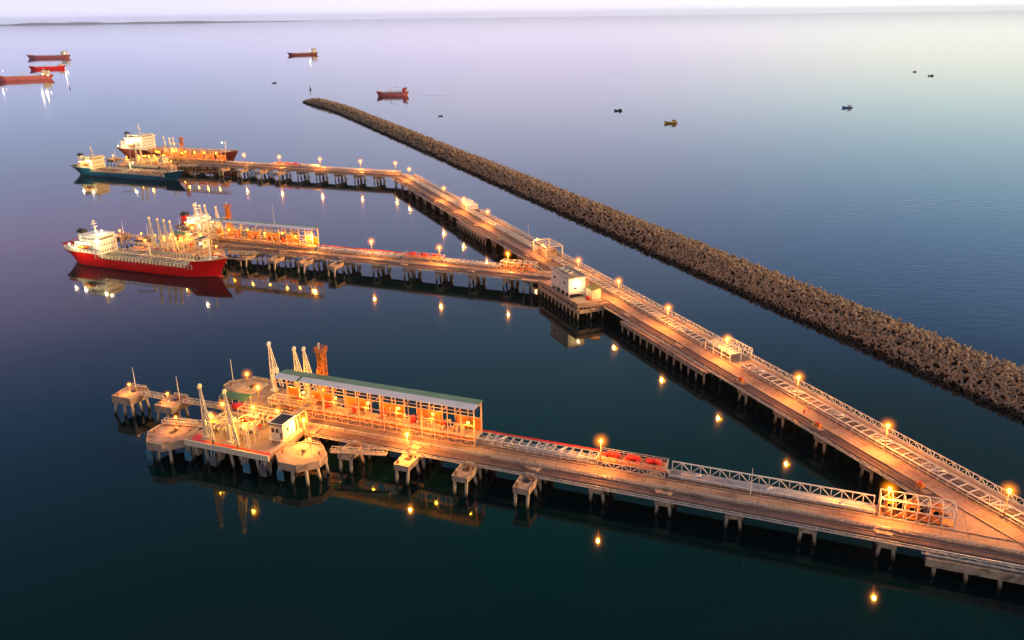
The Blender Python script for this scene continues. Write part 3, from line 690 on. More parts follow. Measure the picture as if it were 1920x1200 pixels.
def manifold(F, x0, x1, y0, y1, z, label, n=7, m='cream', seed=1):
    """a block of process pipes, risers and valve wheels"""
    rd = random.Random(seed); r = F.thing('pipe_manifold', label, 'pipe manifold', x0, y0, z); Lx, Ly = x1 - x0, y1 - y0
    p = MB()
    for i in range(n):
        y = Ly * (i + .5) / n; h = rd.uniform(.5, 1.6); xe = Lx * rd.uniform(.6, 1)
        p.cyl((0, y, h), (xe, y, h), .22, .22, 8); p.cyl((xe, y, h), (xe, y, 0), .22, .22, 8)
    for i in range(n):
        x = Lx * (i + .5) / n; h = rd.uniform(.6, 2.4); p.cyl((x, 0, h), (x, Ly * rd.uniform(.5, 1), h), .2, .2, 8); p.cyl((x, 0, h), (x, 0, 0), .2, .2, 8)
    p.build('pipe', m, r, True)
    v = MB()
    for i in range(2 * n):
        x, y, h = rd.uniform(0, Lx), rd.uniform(0, Ly), rd.uniform(1., 2.6); v.cyl((x, y, .3), (x, y, h), .09, .09, 6); v.cyl((x, y, h), (x, y, h + .12), .5, .5, 10); v.ball((x, y, h * .5), .42, 8, 6)
    v.build('valve', 'red', r)
    f = MB()
    for i in range(3):
        for j in range(3): x, y = Lx * i / 2, Ly * j / 2; f.beam((x, y, 0), (x, y, 3.2), .2)
        f.beam((Lx * i / 2, 0, 3.2), (Lx * i / 2, Ly, 3.2), .2); f.beam((0, Ly * i / 2, 3.2), (Lx, Ly * i / 2, 3.2), .2)
    f.build('frame', m, r)
def head(F, dx, J, yf=-24.5, near_arms=(-111, -102.5), far_arms=(-112, -102.6, -99.), ztop=23., armdx=4.8):
    """loading platform at the end of a jetty; dx shifts it along, J names its jetty, yf is its front edge"""
    x0, x1, yb = -116 + dx, -87 + dx, 14.5
    r = F.thing('loading_platform', f'concrete loading platform on piles at the head of {J}', 'loading platform')
    MB().box(x0, x1, yf, yb, 5.9, 7.0).build('deck', 'road', r)
    MB().box(x0, x1, yf - .4, yf - .003, 5.6, 7.35).build('front_beam', 'cream', r)
    MB().box(x0 + 2, x1 - .5, yf + .5, yf + 1.6, 7.003, 7.05).box(x0 + 1.2, x0 + 4, yf + 1.603, yf + 4, 7.003, 7.05).build('red_marking', 'red', r)
    g = MB()
    for i in range(6):
        x = x0 + 1 + (x1 - x0 - 2) * i / 5; g.box(x - .5, x + .5, yf + .6, yb - .5, 4.9, 5.896)
    g.build('cross_beam', 'cap', r)
    hb = MB()
    for i in range(4):
        x = x0 + 3.2 + (x1 - x0 - 5) * i / 3; hb.add([(x - .8, yf + .1, 5.59), (x + .8, yf + .1, 5.59), (x + .8, yf + 4, 5.59), (x - .8, yf + 4, 5.59), (x - .6, yf + .5, 2.3), (x + .6, yf + .5, 2.3), (x + .6, yf + 1.6, 2.3), (x - .6, yf + 1.6, 2.3)], [(3, 2, 1, 0), (4, 5, 6, 7), (0, 1, 5, 4), (1, 2, 6, 5), (2, 3, 7, 6), (3, 0, 4, 7)])
    hb.build('haunch', 'cap', r)
    for i in range(7):
        x = x0 + 1.2 + (x1 - x0 - 2.4) * i / 6
        for j, y in enumerate(np.linspace(yf + 1.6, yb - 1, 5)): pile_obj(r, x, float(y), 5.0, .42, .08 if i % 2 else -.08, 0)
    for k, x in enumerate((x0 + 1.2, x0 + 10, x0 + 21.5, x1 - 2)):
        MB().box(x - 1.05, x + 1.05, yf - 1.1, yf - .5, 1.0, 3.9).build('fender', ('fend', 'fendg', 'fend', 'fendg')[k], r)
        MB().beam((x - .5, yf - .7, 3.9), (x - .5, yf - .2, 5.6), .13).beam((x + .5, yf - .7, 3.9), (x + .5, yf - .2, 5.6), .13).build('fender_chain', 'steel', r)
    MB().rail((x0, yf + 1, 7), (x0, yb, 7), 1.1, 16).build('handrail', 'steel', r); MB().rail((x1, yf + 1, 7), (x1, -9, 7), 1.1, 8).build('handrail', 'steel', r)
    # approach from the trestle
    MB().box(x1 - .003, x1 + 4, -8, 7, 6.2, 6.96).build('approach_slab', 'road', r)
    dolphin(F, octo(-123.5 + dx, yf + 3.5, 7.2, 7.6), f'eight sided breasting dolphin with a blue fender beyond the near arms of {J}', 4.3, 6.3, [(-128 + dx, yf), (-124 + dx, yf - 2), (-120 + dx, yf - 2), (-128 + dx, yf + 7), (-124 + dx, yf + 9), (-118.5 + dx, yf + 3)], name='breasting_dolphin', wall=[(-125.5 + dx, yf - 4.2, 'fend')])
    dolphin(F, octo(-80.5 + dx, yf + 5.5, 7.2, 6.4), f'eight sided breasting dolphin with a blue fender below the control house of {J}', 4.3, 6.3, [(-85 + dx, yf + 2), (-80 + dx, yf + .5), (-76 + dx, yf + 1), (-74.5 + dx, yf + 4), (-74.5 + dx, yf + 8), (-78 + dx, yf + 10)], name='breasting_dolphin', wall=[(-83 + dx, yf - 1.0, 'fend')])
    dolphin(F, octo(-121.5 + dx, 12.5, 9.5, 6.0), f'wide breasting dolphin for the far berth of {J}', 4.3, 6.6, [(-129 + dx, 9), (-126 + dx, 7.5), (-118 + dx, 8), (-129 + dx, 15), (-116 + dx, 15)], name='breasting_dolphin', mast=(-130 + dx, 14.5, 8))
    dolphin(F, [(-142 + dx, -8.5), (-135.5 + dx, -8.5), (-134.5 + dx, -1), (-136 + dx, 0), (-141.5 + dx, 0), (-142.5 + dx, -1)], f'mooring dolphin with a thin mast next to the platform of {J}', 4.2, 6.2, [(-141.5 + dx, -7.5), (-138 + dx, -7.5), (-136 + dx, -5), (-136 + dx, -2), (-141 + dx, -1.5)], mast=(-137.8 + dx, -2, 8))
    dolphin(F, [(-160 + dx, -8), (-152.5 + dx, -8), (-151.5 + dx, -.5), (-153 + dx, .5), (-159.5 + dx, .5), (-160.5 + dx, -.5)], f'outermost mooring dolphin with a thin mast at the end of {J}', 4.2, 6.4, [(-159.5 + dx, -7), (-156 + dx, -7), (-153 + dx, -7), (-153 + dx, -4), (-153 + dx, -1), (-159 + dx, -1)], mast=(-156 + dx, -1.5, 8))
    walkway(F, -151.5 + dx, -3.2, -142.3 + dx, -3.4, 6.4, f'narrow walkway joining the two mooring dolphins of {J}')
    walkway(F, -134.5 + dx, -3.2, x0, -3.0, 6.5, f'lattice walkway from the mooring dolphin to the platform of {J}')
    walkway(F, -130 + dx, yf + 7, x0 - .2, yf + 9.5, 6.9, f'lattice walkway over the breasting dolphin beside {J}')
    walkway(F, -73.5 + dx, yf + 9.8, -58 + dx, -11.0, 6.2, f'walkway from the breasting dolphin to the small dolphins of {J}')
    for i, a in enumerate(near_arms): loading_arm(F, a, yf + 3.6, ztop - .3 * i, f'cream loading arm on the front edge of {J}, ' + ('first', 'second', 'third', 'fourth')[i] + ' from the breasting dolphin', f'near berth loading arms of {J}', dx=armdx)
    for i, a in enumerate(far_arms): loading_arm(F, a, 12.3, ztop + .2 - .4 * (i % 2), f'tall pale loading arm behind the platform of {J}, ' + ('first', 'second', 'third', 'fourth')[i] + ' from its sea end', f'far berth loading arms of {J}', dx=2.0, dy=1.5, m='white')
    tower(F, -91.8 + dx, 11., 25., f'orange lattice gangway tower behind the pipe shelter of {J}')
    house(F, -89.6 + dx, yf + 10.5, f'cream control house with a dark flat roof on {J}')
    sh = F.thing('shed', f'small green roofed shed on the platform of {J}', 'shed', -117 + dx, -.5, 7.0)
    MB().add([(-5, -1.6, 2.6), (5, -1.6, 2.6), (5.4, 1.6, 3.4), (-5.4, 1.6, 3.4), (-5, -1.6, 2.72), (5, -1.6, 2.72), (5.4, 1.6, 3.52), (-5.4, 1.6, 3.52)], [(3, 2, 1, 0), (4, 5, 6, 7), (0, 1, 5, 4), (1, 2, 6, 5), (2, 3, 7, 6), (3, 0, 4, 7)]).build('roof', 'green', sh)
    ps = MB()
    for sx in (-4.8, 0, 4.8):
        for sy in (-1.4, 1.4): ps.beam((sx, sy, 0), (sx, sy, 2.65 if sy < 0 else 3.3), .2)
    ps.build('post', 'cream', sh)
    tk = F.thing('tank', f'red tank under the green roofed shed of {J}', 'tank', -113.5 + dx, -3.2, 7.0)
    MB().cyl((-1.6, 0, 1.2), (1.6, 0, 1.2), 1.05, 1.05, 14).ball((-1.6, 0, 1.2), 1.05, 12, 8).ball((1.6, 0, 1.2), 1.05, 12, 8).build('drum', 'red', tk, True)
    MB().box(-1.4, -.9, -.8, .8, 0, .6).box(.9, 1.4, -.8, .8, 0, .6).build('cradle', 'rust', tk)
    manifold(F, -112 + dx, -99 + dx, yf + 7, yf + 14, 7.0, f'yellow lit pipe manifold behind the near loading arms of {J}', 8, 'cream', 3)
    manifold(F, -110 + dx, -92 + dx, -8, -4.5, 7.0, f'pipe manifold in the middle of the platform of {J}', 6, 'cream', 4)
    manifold(F, -106 + dx, -94 + dx, 1.5, 4.6, 7.0, f'pipe manifold beside the far loading arms of {J}', 6, 'cream', 5)
    pb = F.thing('pipe_bridge', f'overhead pipe bridge from the pipe shelter to the loading arms of {J}', 'pipe bridge', x0, 0, 7.0); f = MB(); q = MB()
    for x in (3, 9, 15, 20.5):
        f.beam((x, yf + 5.2, 0), (x, yf + 5.2, 3.8), .3).beam((x, yf + 7.2, 0), (x, yf + 7.2, 3.8), .3).beam((x, yf + 5.2, 3.8), (x, yf + 7.2, 3.8), .25)
    for k in range(4): q.cyl((2, yf + 5.5 + .5 * k, 4.1), (21, yf + 5.5 + .5 * k, 4.1), .2, .2, 8)
    for y in (-8.6, -4, .5): f.beam((25, y, 0), (25, y, 3.8), .3).beam((27.5, y, 0), (27.5, y, 3.8), .3).beam((25, y, 3.8), (27.5, y, 3.8), .25)
    for k in range(5): q.cyl((25.2 + .5 * k, -8.9, 4.1 + .35), (25.2 + .5 * k, 3, 4.1 + .35), .2, .2, 8)
    f.build('frame', 'cream', pb); q.build('pipe', 'wcream', pb, True)
    hy = F.thing('fire_monitor', f'red fire monitor on a lattice mast at the front edge of {J} platform', 'fire monitor', x0 + 20, yf + 2.6, 7.0); f = MB()
    for sx in (-.5, .5):
        for sy in (-.5, .5): f.beam((sx, sy, 0), (sx * .7, sy * .7, 8), .16)
    for k in range(7): f.beam((-.5, -.5, k * 1.15), (.5, -.5, k * 1.15 + 1.1), .1).beam((.5, .5, k * 1.15), (.5, -.5, k * 1.15 + 1.1), .1)
    f.build('mast', 'cream', hy); MB().box(-.7, .7, -.7, .7, 8, 8.15).cyl((0, 0, 8.15), (0, 0, 8.9), .2, .2, 8).cyl((0, .3, 8.9), (0, -1.4, 9.3), .2, .13, 8).build('nozzle', 'red', hy)
    for k, (bx, by, bw, bl, bh, bm, t_) in enumerate(((-104, -9, 2.4, 3.6, 2.4, 'cream', 'cream equipment cabinet in the middle of the platform'), (-95, 3.2, 2.0, 2.6, 2.0, 'orange', 'orange equipment cabinet beside the far manifold'), (-112, -15, 1.6, 2.2, 1.8, 'white', 'white equipment cabinet beside the handrail'))):
        c_ = F.thing('cabinet', t_ + f' of {J}', 'cabinet', bx + dx, by, 7.0); MB().box(-bl / 2, bl / 2, -bw / 2, bw / 2, .15, bh).build('body', bm, c_); MB().box(-bl / 2 - .15, bl / 2 + .15, -bw / 2 - .15, bw / 2 + .15, bh + .003, bh + .15).build('roof', 'steel', c_); MB().box(-bl * .2, bl * .1, -bw / 2 - .04, -bw / 2 + .02, .3, bh * .85).build('door', 'steel', c_)
    # lights of the platform
    fl = [(-110.5, yf + 6, 12.5, 3200), (-97, yf + 3.5, 14.5, 6500), (-114.5, -9, 11.5, 2600), (-109, 1, 13.5, 3200), (-101.5, 9, 15.5, 5200), (-121, 11, 12., 3200), (-94, -10, 13., 3600), (-90.5, 8, 12.5, 3200), (-103, yf + 15, 12.5, 3200)]
    for i, (x, y, z, e) in enumerate(fl):
        lamp(F, x + dx, y, 7.0, z, f'short amber lamp post on {J} platform, ' + ('beside the near pipe manifold', 'in front of the control house', 'by the lattice walkway', 'beside the green roofed shed', 'among the far loading arms', 'on the far breasting dolphin', 'near the middle manifold', 'by the end of the pipe shelter', 'behind the near pipe manifold')[i], f'lamps on the platform of {J}', e * .62, YEL, .55)
head(FN, 0, 'the empty jetty')
head(FM, -76, "the middle jetty", near_arms=(-192.5, -187, -183, -179), far_arms=(-192, -188, -184.5, -177), armdx=5.5)
head(FF, -120, "the far jetty", yf=-26., near_arms=(-231, -226), far_arms=(-232, -226, -222), ztop=24)
# small four-pile dolphins beside each road trestle
def dolphin_lights(F, dx, yf, J):
    for x, y, z, e, t in ((-156.5, -3.5, 9.2, 1500, 'on its outermost mooring dolphin'), (-139.5, -5, 9.2, 1100, 'on its inner mooring dolphin'), (-124, yf + 6, 10., 1500, 'on its seaward breasting dolphin'), (-79, yf + 8, 10., 1800, 'on the breasting dolphin below its control house')):
        lamp(F, x + dx, y, 6.3, z, f'short amber lamp post of {J} ' + t, f'lamps on the dolphins of {J}', e, AMB, .4)
dolphin_lights(FN, 0, -24.5, 'the empty jetty'); dolphin_lights(FM, -76, -24.5, 'the middle jetty'); dolphin_lights(FF, -120, -26., 'the far jetty')
def small_dolphins(F, xs, J, y0=-14.4):
    for i, x in enumerate(xs):
        dolphin(F, [(x - 2.2, y0), (x + 2.2, y0), (x + 2.4, -8.6), (x + 1.2, -7.4), (x - 1.2, -7.4), (x - 2.4, -8.6)], f'small four legged dolphin beside the road of {J}, ' + ('first', 'second', 'third', 'fourth', 'fifth')[i] + ' from the breasting dolphin', 4.0, 5.4, [(x - 1.7, y0 + .8), (x + 1.7, y0 + .8), (x - 1.6, -8.8), (x + 1.6, -8.8)], group=f'small dolphins beside {J}')
small_dolphins(FN, (-69.6, -51.8, -34.4, -17.1), 'the empty jetty')
small_dolphins(FM, (-139, -121.5, -104, -86.5), "the middle jetty", -17.)
small_dolphins(FF, (-150, -132, -113, -96), "the far jetty", -18.)

# road lamps
TL = [(0, 0, 'beside the joint with the empty jetty'), (-35.7, 0, 'second along from the empty jetty joint'), (-70.7, .4, 'third along from the empty jetty joint'), (-105.7, .3, 'at the white railed pipe platform'), (-141.7, .3, 'second from the substation towards the camera'), (-178.9, .4, 'right beside the white substation'), (-214, 0, 'between the substation and the lit gantry'), (-324.8, 0, 'just beyond the lit gantry'), (-363.8, 0, 'beside the white equipment hut'), (-401.2, 0, 'beyond the white equipment hut'), (-481, .8, 'at the bend of the trestle')]
for x, y, t in TL: lamp(FT, x, y, 7.0, 15.2, 'amber lamp post on the main trestle ' + t, 'lamp posts along the main trestle')
for x, y, z, t in ((69.4, .2, 15.2, 'at the yellow pipe cage'), (0, 0, 15.2, 'at the red valve platform'), (-52.7, -8.3, 12.0, 'beside a small dolphin below the pipe shelter'), (-84.8, -10.5, 12.0, 'next to the control house')):
    lamp(FN, x, y, 7.0 if z > 13 else 5.4, z, 'lit amber lamp post on the empty jetty ' + t, 'lamp posts along the empty jetty')
for x, t in ((0, 'at its pipe cage'), (-35.5, 'at its red valve platform'), (-72.9, 'between the valve platform and the pipe shelter'), (-108, 'at the end of the pipe shelter')): lamp(FM, x, .2, 7.0, 15.2, "lit amber lamp post on the middle jetty " + t, "lamp posts along the middle jetty")
for x, t in ((0, 'beside the bend of the main trestle'), (-30.6, 'first after the bend'), (-67.1, 'at the white pipe stack'), (-105.5, 'at its red valve platform'), (-140, 'between valve platform and pipe shelter')): lamp(FF, x, .8, 7.0, 15.2, "lit amber lamp post on the far jetty " + t, "lamp posts along the far jetty")
ORD = ['first', 'second', 'third', 'fourth', 'fifth', 'sixth', 'seventh']
for i, x in enumerate((-37.5, -49, -60, -70, -81, -92)): flood(FN, x, -1.0 if i == 0 else .6, 14.6, f"amber flood light under the empty jetty's pipe shelter, {ORD[i]} from its road end", 'flood lights under the shelter of the empty jetty', 1500, YEL)
for i, x in enumerate((-110, -118, -126, -137, -148, -160)): flood(FM, x, .6, 15.2 - (i % 2), f"amber flood light under the middle jetty's pipe shelter, {ORD[i]} from its road end", "flood lights under the shelter of the middle jetty", 1900, YEL)
for i, x in enumerate((-168, -180, -190, -200, -212)): flood(FF, x, .6, 15.2, f"amber flood light under the far jetty's pipe shelter, {ORD[i]} from its road end", "flood lights under the shelter of the far jetty", 3000, YEL)

# ------------------------------------------------------------------ substation and other trestle things
def substation():
    r = FT.thing('substation_platform', 'square concrete platform on piles that carries the white substation', 'platform')
    pts = [(-216, -18.6), (-179, -18.6), (-177, -4.9), (-216, -4.9)]
    MB().prism(pts, 5.9, 7.0).build('deck', 'road', r)
    MB().box(-216, -179, -19., -18.603, 3.6, 5.3).box(-178.6, -178.2, -18.2, -6, 3.6, 5.3).build('fascia', 'cap', r)
    MB().box(-216, -179, -19., -18.603, 6.3, 7.9).box(-179, -178.6, -19., -6, 6.3, 7.9).build('parapet', 'conc', r)
    n = 11
    for i in range(n):
        x = -215 + 35.5 * i / (n - 1)
        for y in (-18.2, -12., -6.5): pile_obj(r, x, y, 5.9, .36)
    b = FT.thing('substation', 'white substation block on short legs beside the main trestle', 'building', -197.5, -13.3, 7.0)
    MB().box(-9.4, 7.6, -4, 3.9, 1.9, 8.4).build('wall', 'white', b)
    MB().box(-9.7, 7.9, -4.3, 4.2, 8.403, 8.75).build('roof', 'conc', b)
    pr = MB().box(-9.7, 7.9, -4.3, -4.1, 8.753, 9.15).box(-9.7, 7.9, 4.0, 4.2, 8.753, 9.15); pr.build('parapet', 'white', b)
    for x in (-9, -4.7, -.5, 3.6, 7.2):
        for y in (-3.6, 3.5): MB().beam((x, y, 0), (x, y, 1.897), .5).build('leg', 'white', b)
    un = MB().box(-8.8, 7, -3.2, 3.2, .02, .4).box(-6, -2, -2.5, 2, .403, 1.8).box(1, 3, -2, 2, .403, 1.8); un.build('plant', 'dark', b)
    for x in (-7, -3, 1): u = MB().box(x, x + 1.8, -1.5, .6, 8.755, 9.7).build('roof_unit', 'steel', b); MB().cyl((x + .9, -.5, 9.7), (x + .9, -.5, 9.85), .6, .6, 10).build('fan', 'dark', u)
    MB().box(-1.5, -.4, -4.06, -3.98, 2.1, 4.5).build('door', 'steel', b)
    for x in (-6.5, 3): MB().box(x, x + 1.3, -4.05, -3.98, 5, 6.2).build('window', 'glass', b)
    MB().box(7.62, 7.72, -1.6, -.2, 3.6, 4.2).build('vent', 'dark', b)
    MB().box(7.8, 8.6, -3.9, 3.9, 1.7, 1.9).rail((8.6, -3.9, 1.9), (8.6, 3.9, 1.9), 1.1, 6).build('landing', 'steel', b)
    st = MB()
    for i in range(6): st.box(7.9, 8.9, 4 + i * .35, 4.4 + i * .35, 1.6 - i * .27, 1.75 - i * .27)
    st.build('stair', 'steel', b)
    a = FT.thing('annex', 'low cream annex with an olive roof beside the white substation', 'building', -186.5, -7.4, 7.0)
    MB().box(-2.6, 3, -2, 2.1, 0, 4).build('wall', 'cream', a); MB().add([(-2.8, -2.2, 4.0), (3.2, -2.2, 4.0), (3.2, 2.3, 5.0), (-2.8, 2.3, 5.0), (-2.8, -2.2, 4.15), (3.2, -2.2, 4.15), (3.2, 2.3, 5.15), (-2.8, 2.3, 5.15)], [(3, 2, 1, 0), (4, 5, 6, 7), (0, 1, 5, 4), (1, 2, 6, 5), (2, 3, 7, 6), (3, 0, 4, 7)]).build('roof', 'olive', a)
    MB().box(3.002, 3.06, -.6, .5, 0, 2.2).build('door', 'steel', a)
    t = FT.thing('tank', 'small red tank standing beside the white substation', 'tank', -184.3, -11, 7.0)
    MB().cyl((-.7, 0, 1.0), (.7, 0, 1.0), .75, .75, 12).ball((-.7, 0, 1.), .75, 10, 6).ball((.7, 0, 1.), .75, 10, 6).build('drum', 'red', t, True); MB().box(-.6, .6, -.5, .5, 0, .4).build('cradle', 'rust', t)
    flood(FT, -187.5, -13, 13.2, 'white flood light on the end wall of the substation', None, 1100, (1, .78, .30), .4, 'whiteglow')
    # lit gantry across the pipe rack
    g = FT.thing('gantry', 'open steel gantry hung with lights over the main trestle', 'gantry', -254, 3.6, 7.0); f = MB()
    for sx in (-7.5, 7.5):
        for sy in (-4.2, 4.6): f.beam((sx, sy, 0), (sx, sy, 6.6), .5)
        f.beam((sx, -4.2, 6.4), (sx, 4.6, 6.4), .4)
    for sy in (-4.2, 4.6): f.beam((-7.5, sy, 6.4), (7.5, sy, 6.4), .4)
    for i in range(1, 6): f.beam((-7.5 + 2.5 * i, -4.2, 6.5), (-7.5 + 2.5 * i, 4.6, 6.5), .22)
    f.build('frame', 'cream', g); MB().box(-3, 4, -3.5, 3.5, .2, 3.6).build('pipe_block', 'conc', g)
    flood(FT, -260.5, 1, 14.2, 'amber flood light on the far corner of the lit gantry', 'flood lights on the gantry', 5000)
    flood(FT, -249.5, -1.3, 13.9, 'amber flood light on the road side of the lit gantry', 'flood lights on the gantry', 5000)
    # white equipment hut
    h = FT.thing('equipment_hut', 'pair of joined white equipment boxes on the main trestle beyond the gantry', 'equipment hut', -370, 5.2, 8.55)
    MB().box(-8.5, -1, -3.6, 3.4, 0, 3.3).box(-.997, 7.5, -3.6, 3.4, 0, 2.5).build('wall', 'white', h)
    MB().box(-8.8, -.8, -3.9, 3.7, 3.303, 3.55).box(-.79, 7.8, -3.9, 3.7, 2.503, 2.75).build('roof', 'white', h)
    MB().box(1, 5.5, -3.68, -3.58, .9, 1.5).build('window', 'glass', h); MB().box(-5, -4, -3.68, -3.58, 0, 2.1).build('door', 'steel', h)
    # white railed platform astride the rack
    p = FT.thing('pipe_platform', 'white railed steel platform astride the pipe rack of the main trestle', 'platform', -118, .7, 0)
    MB().box(0, 14, 0, 4.6, 9.9, 10.05).build('deck', 'steel', p); f = MB()
    for x in (0, 4.6, 9.3, 14):
        for y in (0, 4.6): f.beam((x, y, 7.0), (x, y, 9.9), .28)
    f.beam((0, 0, 8.6), (14, 0, 8.6), .2); f.truss((0, 9.3, 8.7), (14, 9.3, 8.7), 1.9, 8, .2); f.beam((14, 9.3, 7), (14, 9.3, 10.6), .25); f.build('frame', 'white', p)
    MB().rail((0, 0, 10.05), (14, 0, 10.05), 1.1, 9, .1).build('handrail', 'white', p); MB().rail((0, 4.6, 10.05), (14, 4.6, 10.05), 1.1, 9, .1).build('handrail', 'white', p)
    q = MB()
    for i in range(6): q.cyl((.8 + 2.3 * i, .6, 10.4), (1.6 + 2.3 * i, 4.2, 10.4), .28, .28, 8)
    q.build('pipe', 'pipe', p, True)
    for x in (-90, -55, -19): 
        v = FT.thing('valve_box', 'rusty orange valve cluster on a bay of the main trestle, ' + {-90: 'near the railed pipe platform', -55: 'between two road lamps', -19: 'closest to the empty jetty'}[x], 'valves', x, -5.3, 7.05)
        MB().box(-1, 1, -.6, .6, 0, .7).ball((-.6, 0, .9), .4, 8, 6).ball((.6, 0, .9), .4, 8, 6).build('body', 'orange', v); MB().cyl((0, 0, .7), (0, 0, 1.3), .08, .08, 6).cyl((0, 0, 1.3), (0, 0, 1.38), .4, .4, 10).build('wheel', 'red', v)
    # white pipe stack on the far jetty
    s = FF.thing('pipe_stack', "white bundle of pipes on the far jetty beside the red valves", 'pipe bundle', -78, 3.2, 8.65)
    q = MB()
    for k in range(4): q.cyl((-8, -1.2 + .8 * k, .5), (8, -1.2 + .8 * k, .5), .4, .4, 8)
    for k in range(3): q.cyl((-8, -.8 + .8 * k, 1.15), (7, -.8 + .8 * k, 1.15), .4, .4, 8)
    q.build('pipe', 'white', s, True); MB().box(-7.5, -7, -1.7, 1.7, 0, .12).box(6.4, 6.9, -1.7, 1.7, 0, .12).build('bearer', 'rust', s)
    # masts on trestles
    for F, x, y, zz, t in ((FN, 38.5, .3, 14.5, 'thin white mast on the empty jetty beside the low pale rack'), (FM, -132, 3, 30., "thin white mast rising over the shelter of the middle jetty"), (FT, -290, 9.5, 14.5, 'thin white mast at the outer edge of the main trestle')):
        m_ = F.thing('mast', t, 'mast', x, y, 7.0 if zz < 20 else 19.0); hh = zz - (7 if zz < 20 else 19)
        MB().cyl((0, 0, 0), (0, 0, hh), .14, .07, 6).build('pole', 'white', m_); MB().box(-.25, .25, -.25, .25, 0, .12).build('foot', 'steel', m_)
    # junction platform at the foot of the empty jetty
    j = FN.thing('junction_platform', 'long pile cap platform under the joint of the empty jetty with the main trestle', 'platform')
    MB().box(78, 128, -9.4, -6.6, 2.6, 4.6).build('cap', 'cap', j)
    for x in (80, 86.5, 93.2, 100, 107, 114): pile_obj(j, x, -8., 2.6, .45, .0, -.28)
    MB().box(77, 128, -8.4, -7.7, 4.9, 5.1).truss((77, -8.4, 5.05), (128, -8.4, 5.05), 1.5, 16, .14).build('walkway_truss', 'steel', j)
    MB().prism([(84, 6.003), (120, 6.003), (120, 20), (80, 13)], 6.3, 6.975).build('joint_slab', 'road', j)
    j2 = FM.thing('junction_platform', "concrete landing where the middle jetty joins the main trestle", 'platform')
    MB().prism([(10, -9.5), (24, -9.5), (30, 4), (12, 4)], 5.4, 6.3).build('cap', 'conc', j2)
    for x, y in ((11, -8.8), (15, -8.8), (19, -8.8), (12, -3), (18, -3)): pile_obj(j2, x, y, 5.4, .42)
substation()

# ------------------------------------------------------------------ ships
def interp(pts, t):
    for (a, x), (b, y) in zip(pts, pts[1:]):
        if t <= b: return x + (y - x) * (t - a) / max(1e-6, b - a)
    return pts[-1][1]
BD = [(0, .6), (.02, .74), (.06, .9), (.12, .98), (.2, 1), (.78, 1), (.85, .94), (.9, .8), (.94, .58), (.97, .33), (1, .02)]
BWL = [(0, .03), (.03, .22), (.07, .55), (.13, .85), (.2, .97), (.3, 1), (.74, 1), (.82, .9), (.88, .66), (.93, .38), (.97, .14), (1, .0)]
def hull(r, L, B, zm, zf, zp, tp, tf, m, deckm, bulb=True, stripe=None, boot=None):
    ts = sorted([0, .01, .03, .06, .09, .13, .2, tp, tp + .03, .3, .4, .5, .6, .7, .77, .82, .86, .89, .915, .94, .96, .98, .992, 1, tf, tf - .035])
    def zd(t):
        if t <= tp: return zp + (1 - t / tp) * .7
        if t < tp + .03: return zp + (zm - zp) * (t - tp) / .03
        if t <= tf - .035: return zm
        if t < tf: return zm + (zf - zm) * (t - tf + .035) / .035
        return zf + 1.6 * ((t - tf) / (1 - tf)) ** 1.4
    def xw(t): 
        if t > .8: return .8 + (t - .8) * .70
        if t < .1: return .1 - (.1 - t) * .55
        return t
    mb = MB(); secs = []; dk = MB(); sp = MB()
    for t in ts:
        bd, bw = interp(BD, t) * B / 2, interp(BWL, t) * B / 2; X, Xw = (t - .5) * L, (xw(t) - .5) * L; z = zd(t)
        mid = (X * .45 + Xw * .55, bw * .6 + bd * .4, z * .5)
        secs.append([(Xw, bw * .8, -3.), (Xw, bw, 0.), mid, (X, bd, z)])
    n = len(ts)
    for s_ in secs: mb.v += s_ + [(x, -y, z) for x, y, z in s_]
    for i in range(n - 1):
        for k in range(3):
            a = i * 8 + k; mb.f.append((a, a + 8, a + 9, a + 1)); b = a + 4; mb.f.append((b, b + 1, b + 9, b + 8))
    mb.f.append((0, 1, 2, 3, 7, 6, 5, 4))
    if bulb: mb.cyl(((xw(1) - .5) * L - 4, 0, -.5), ((xw(1) - .5) * L + 1.2, 0, -.4), 1.3, 1.1, 10).ball(((xw(1) - .5) * L + 1.2, 0, -.4), 1.12, 10, 6)
    o = mb.build('hull', m, r, True)
    for p in o.data.polygons: p.use_smooth = True
    for i, t in enumerate(ts):
        x, y, z = secs[i][3]; dk.v += [(x, y * .985, z - .75), (x, -y * .985, z - .75)]
        if i: a = 2 * i - 2; dk.f.append((a, a + 1, a + 3, a + 2))
    dk.build('deck', deckm, r)
    cp_ = MB()          # pale capping along the bulwark
    for i in range(n - 1):
        for s in (1, -1):
            a, b = secs[i][3], secs[i + 1][3]; cp_.beam((a[0], s * a[1], a[2] + .08), (b[0], s * b[1], b[2] + .08), .3, .18)
    cp_.build('bulwark_rail', 'cream' if stripe is None else stripe, r)
    return zd
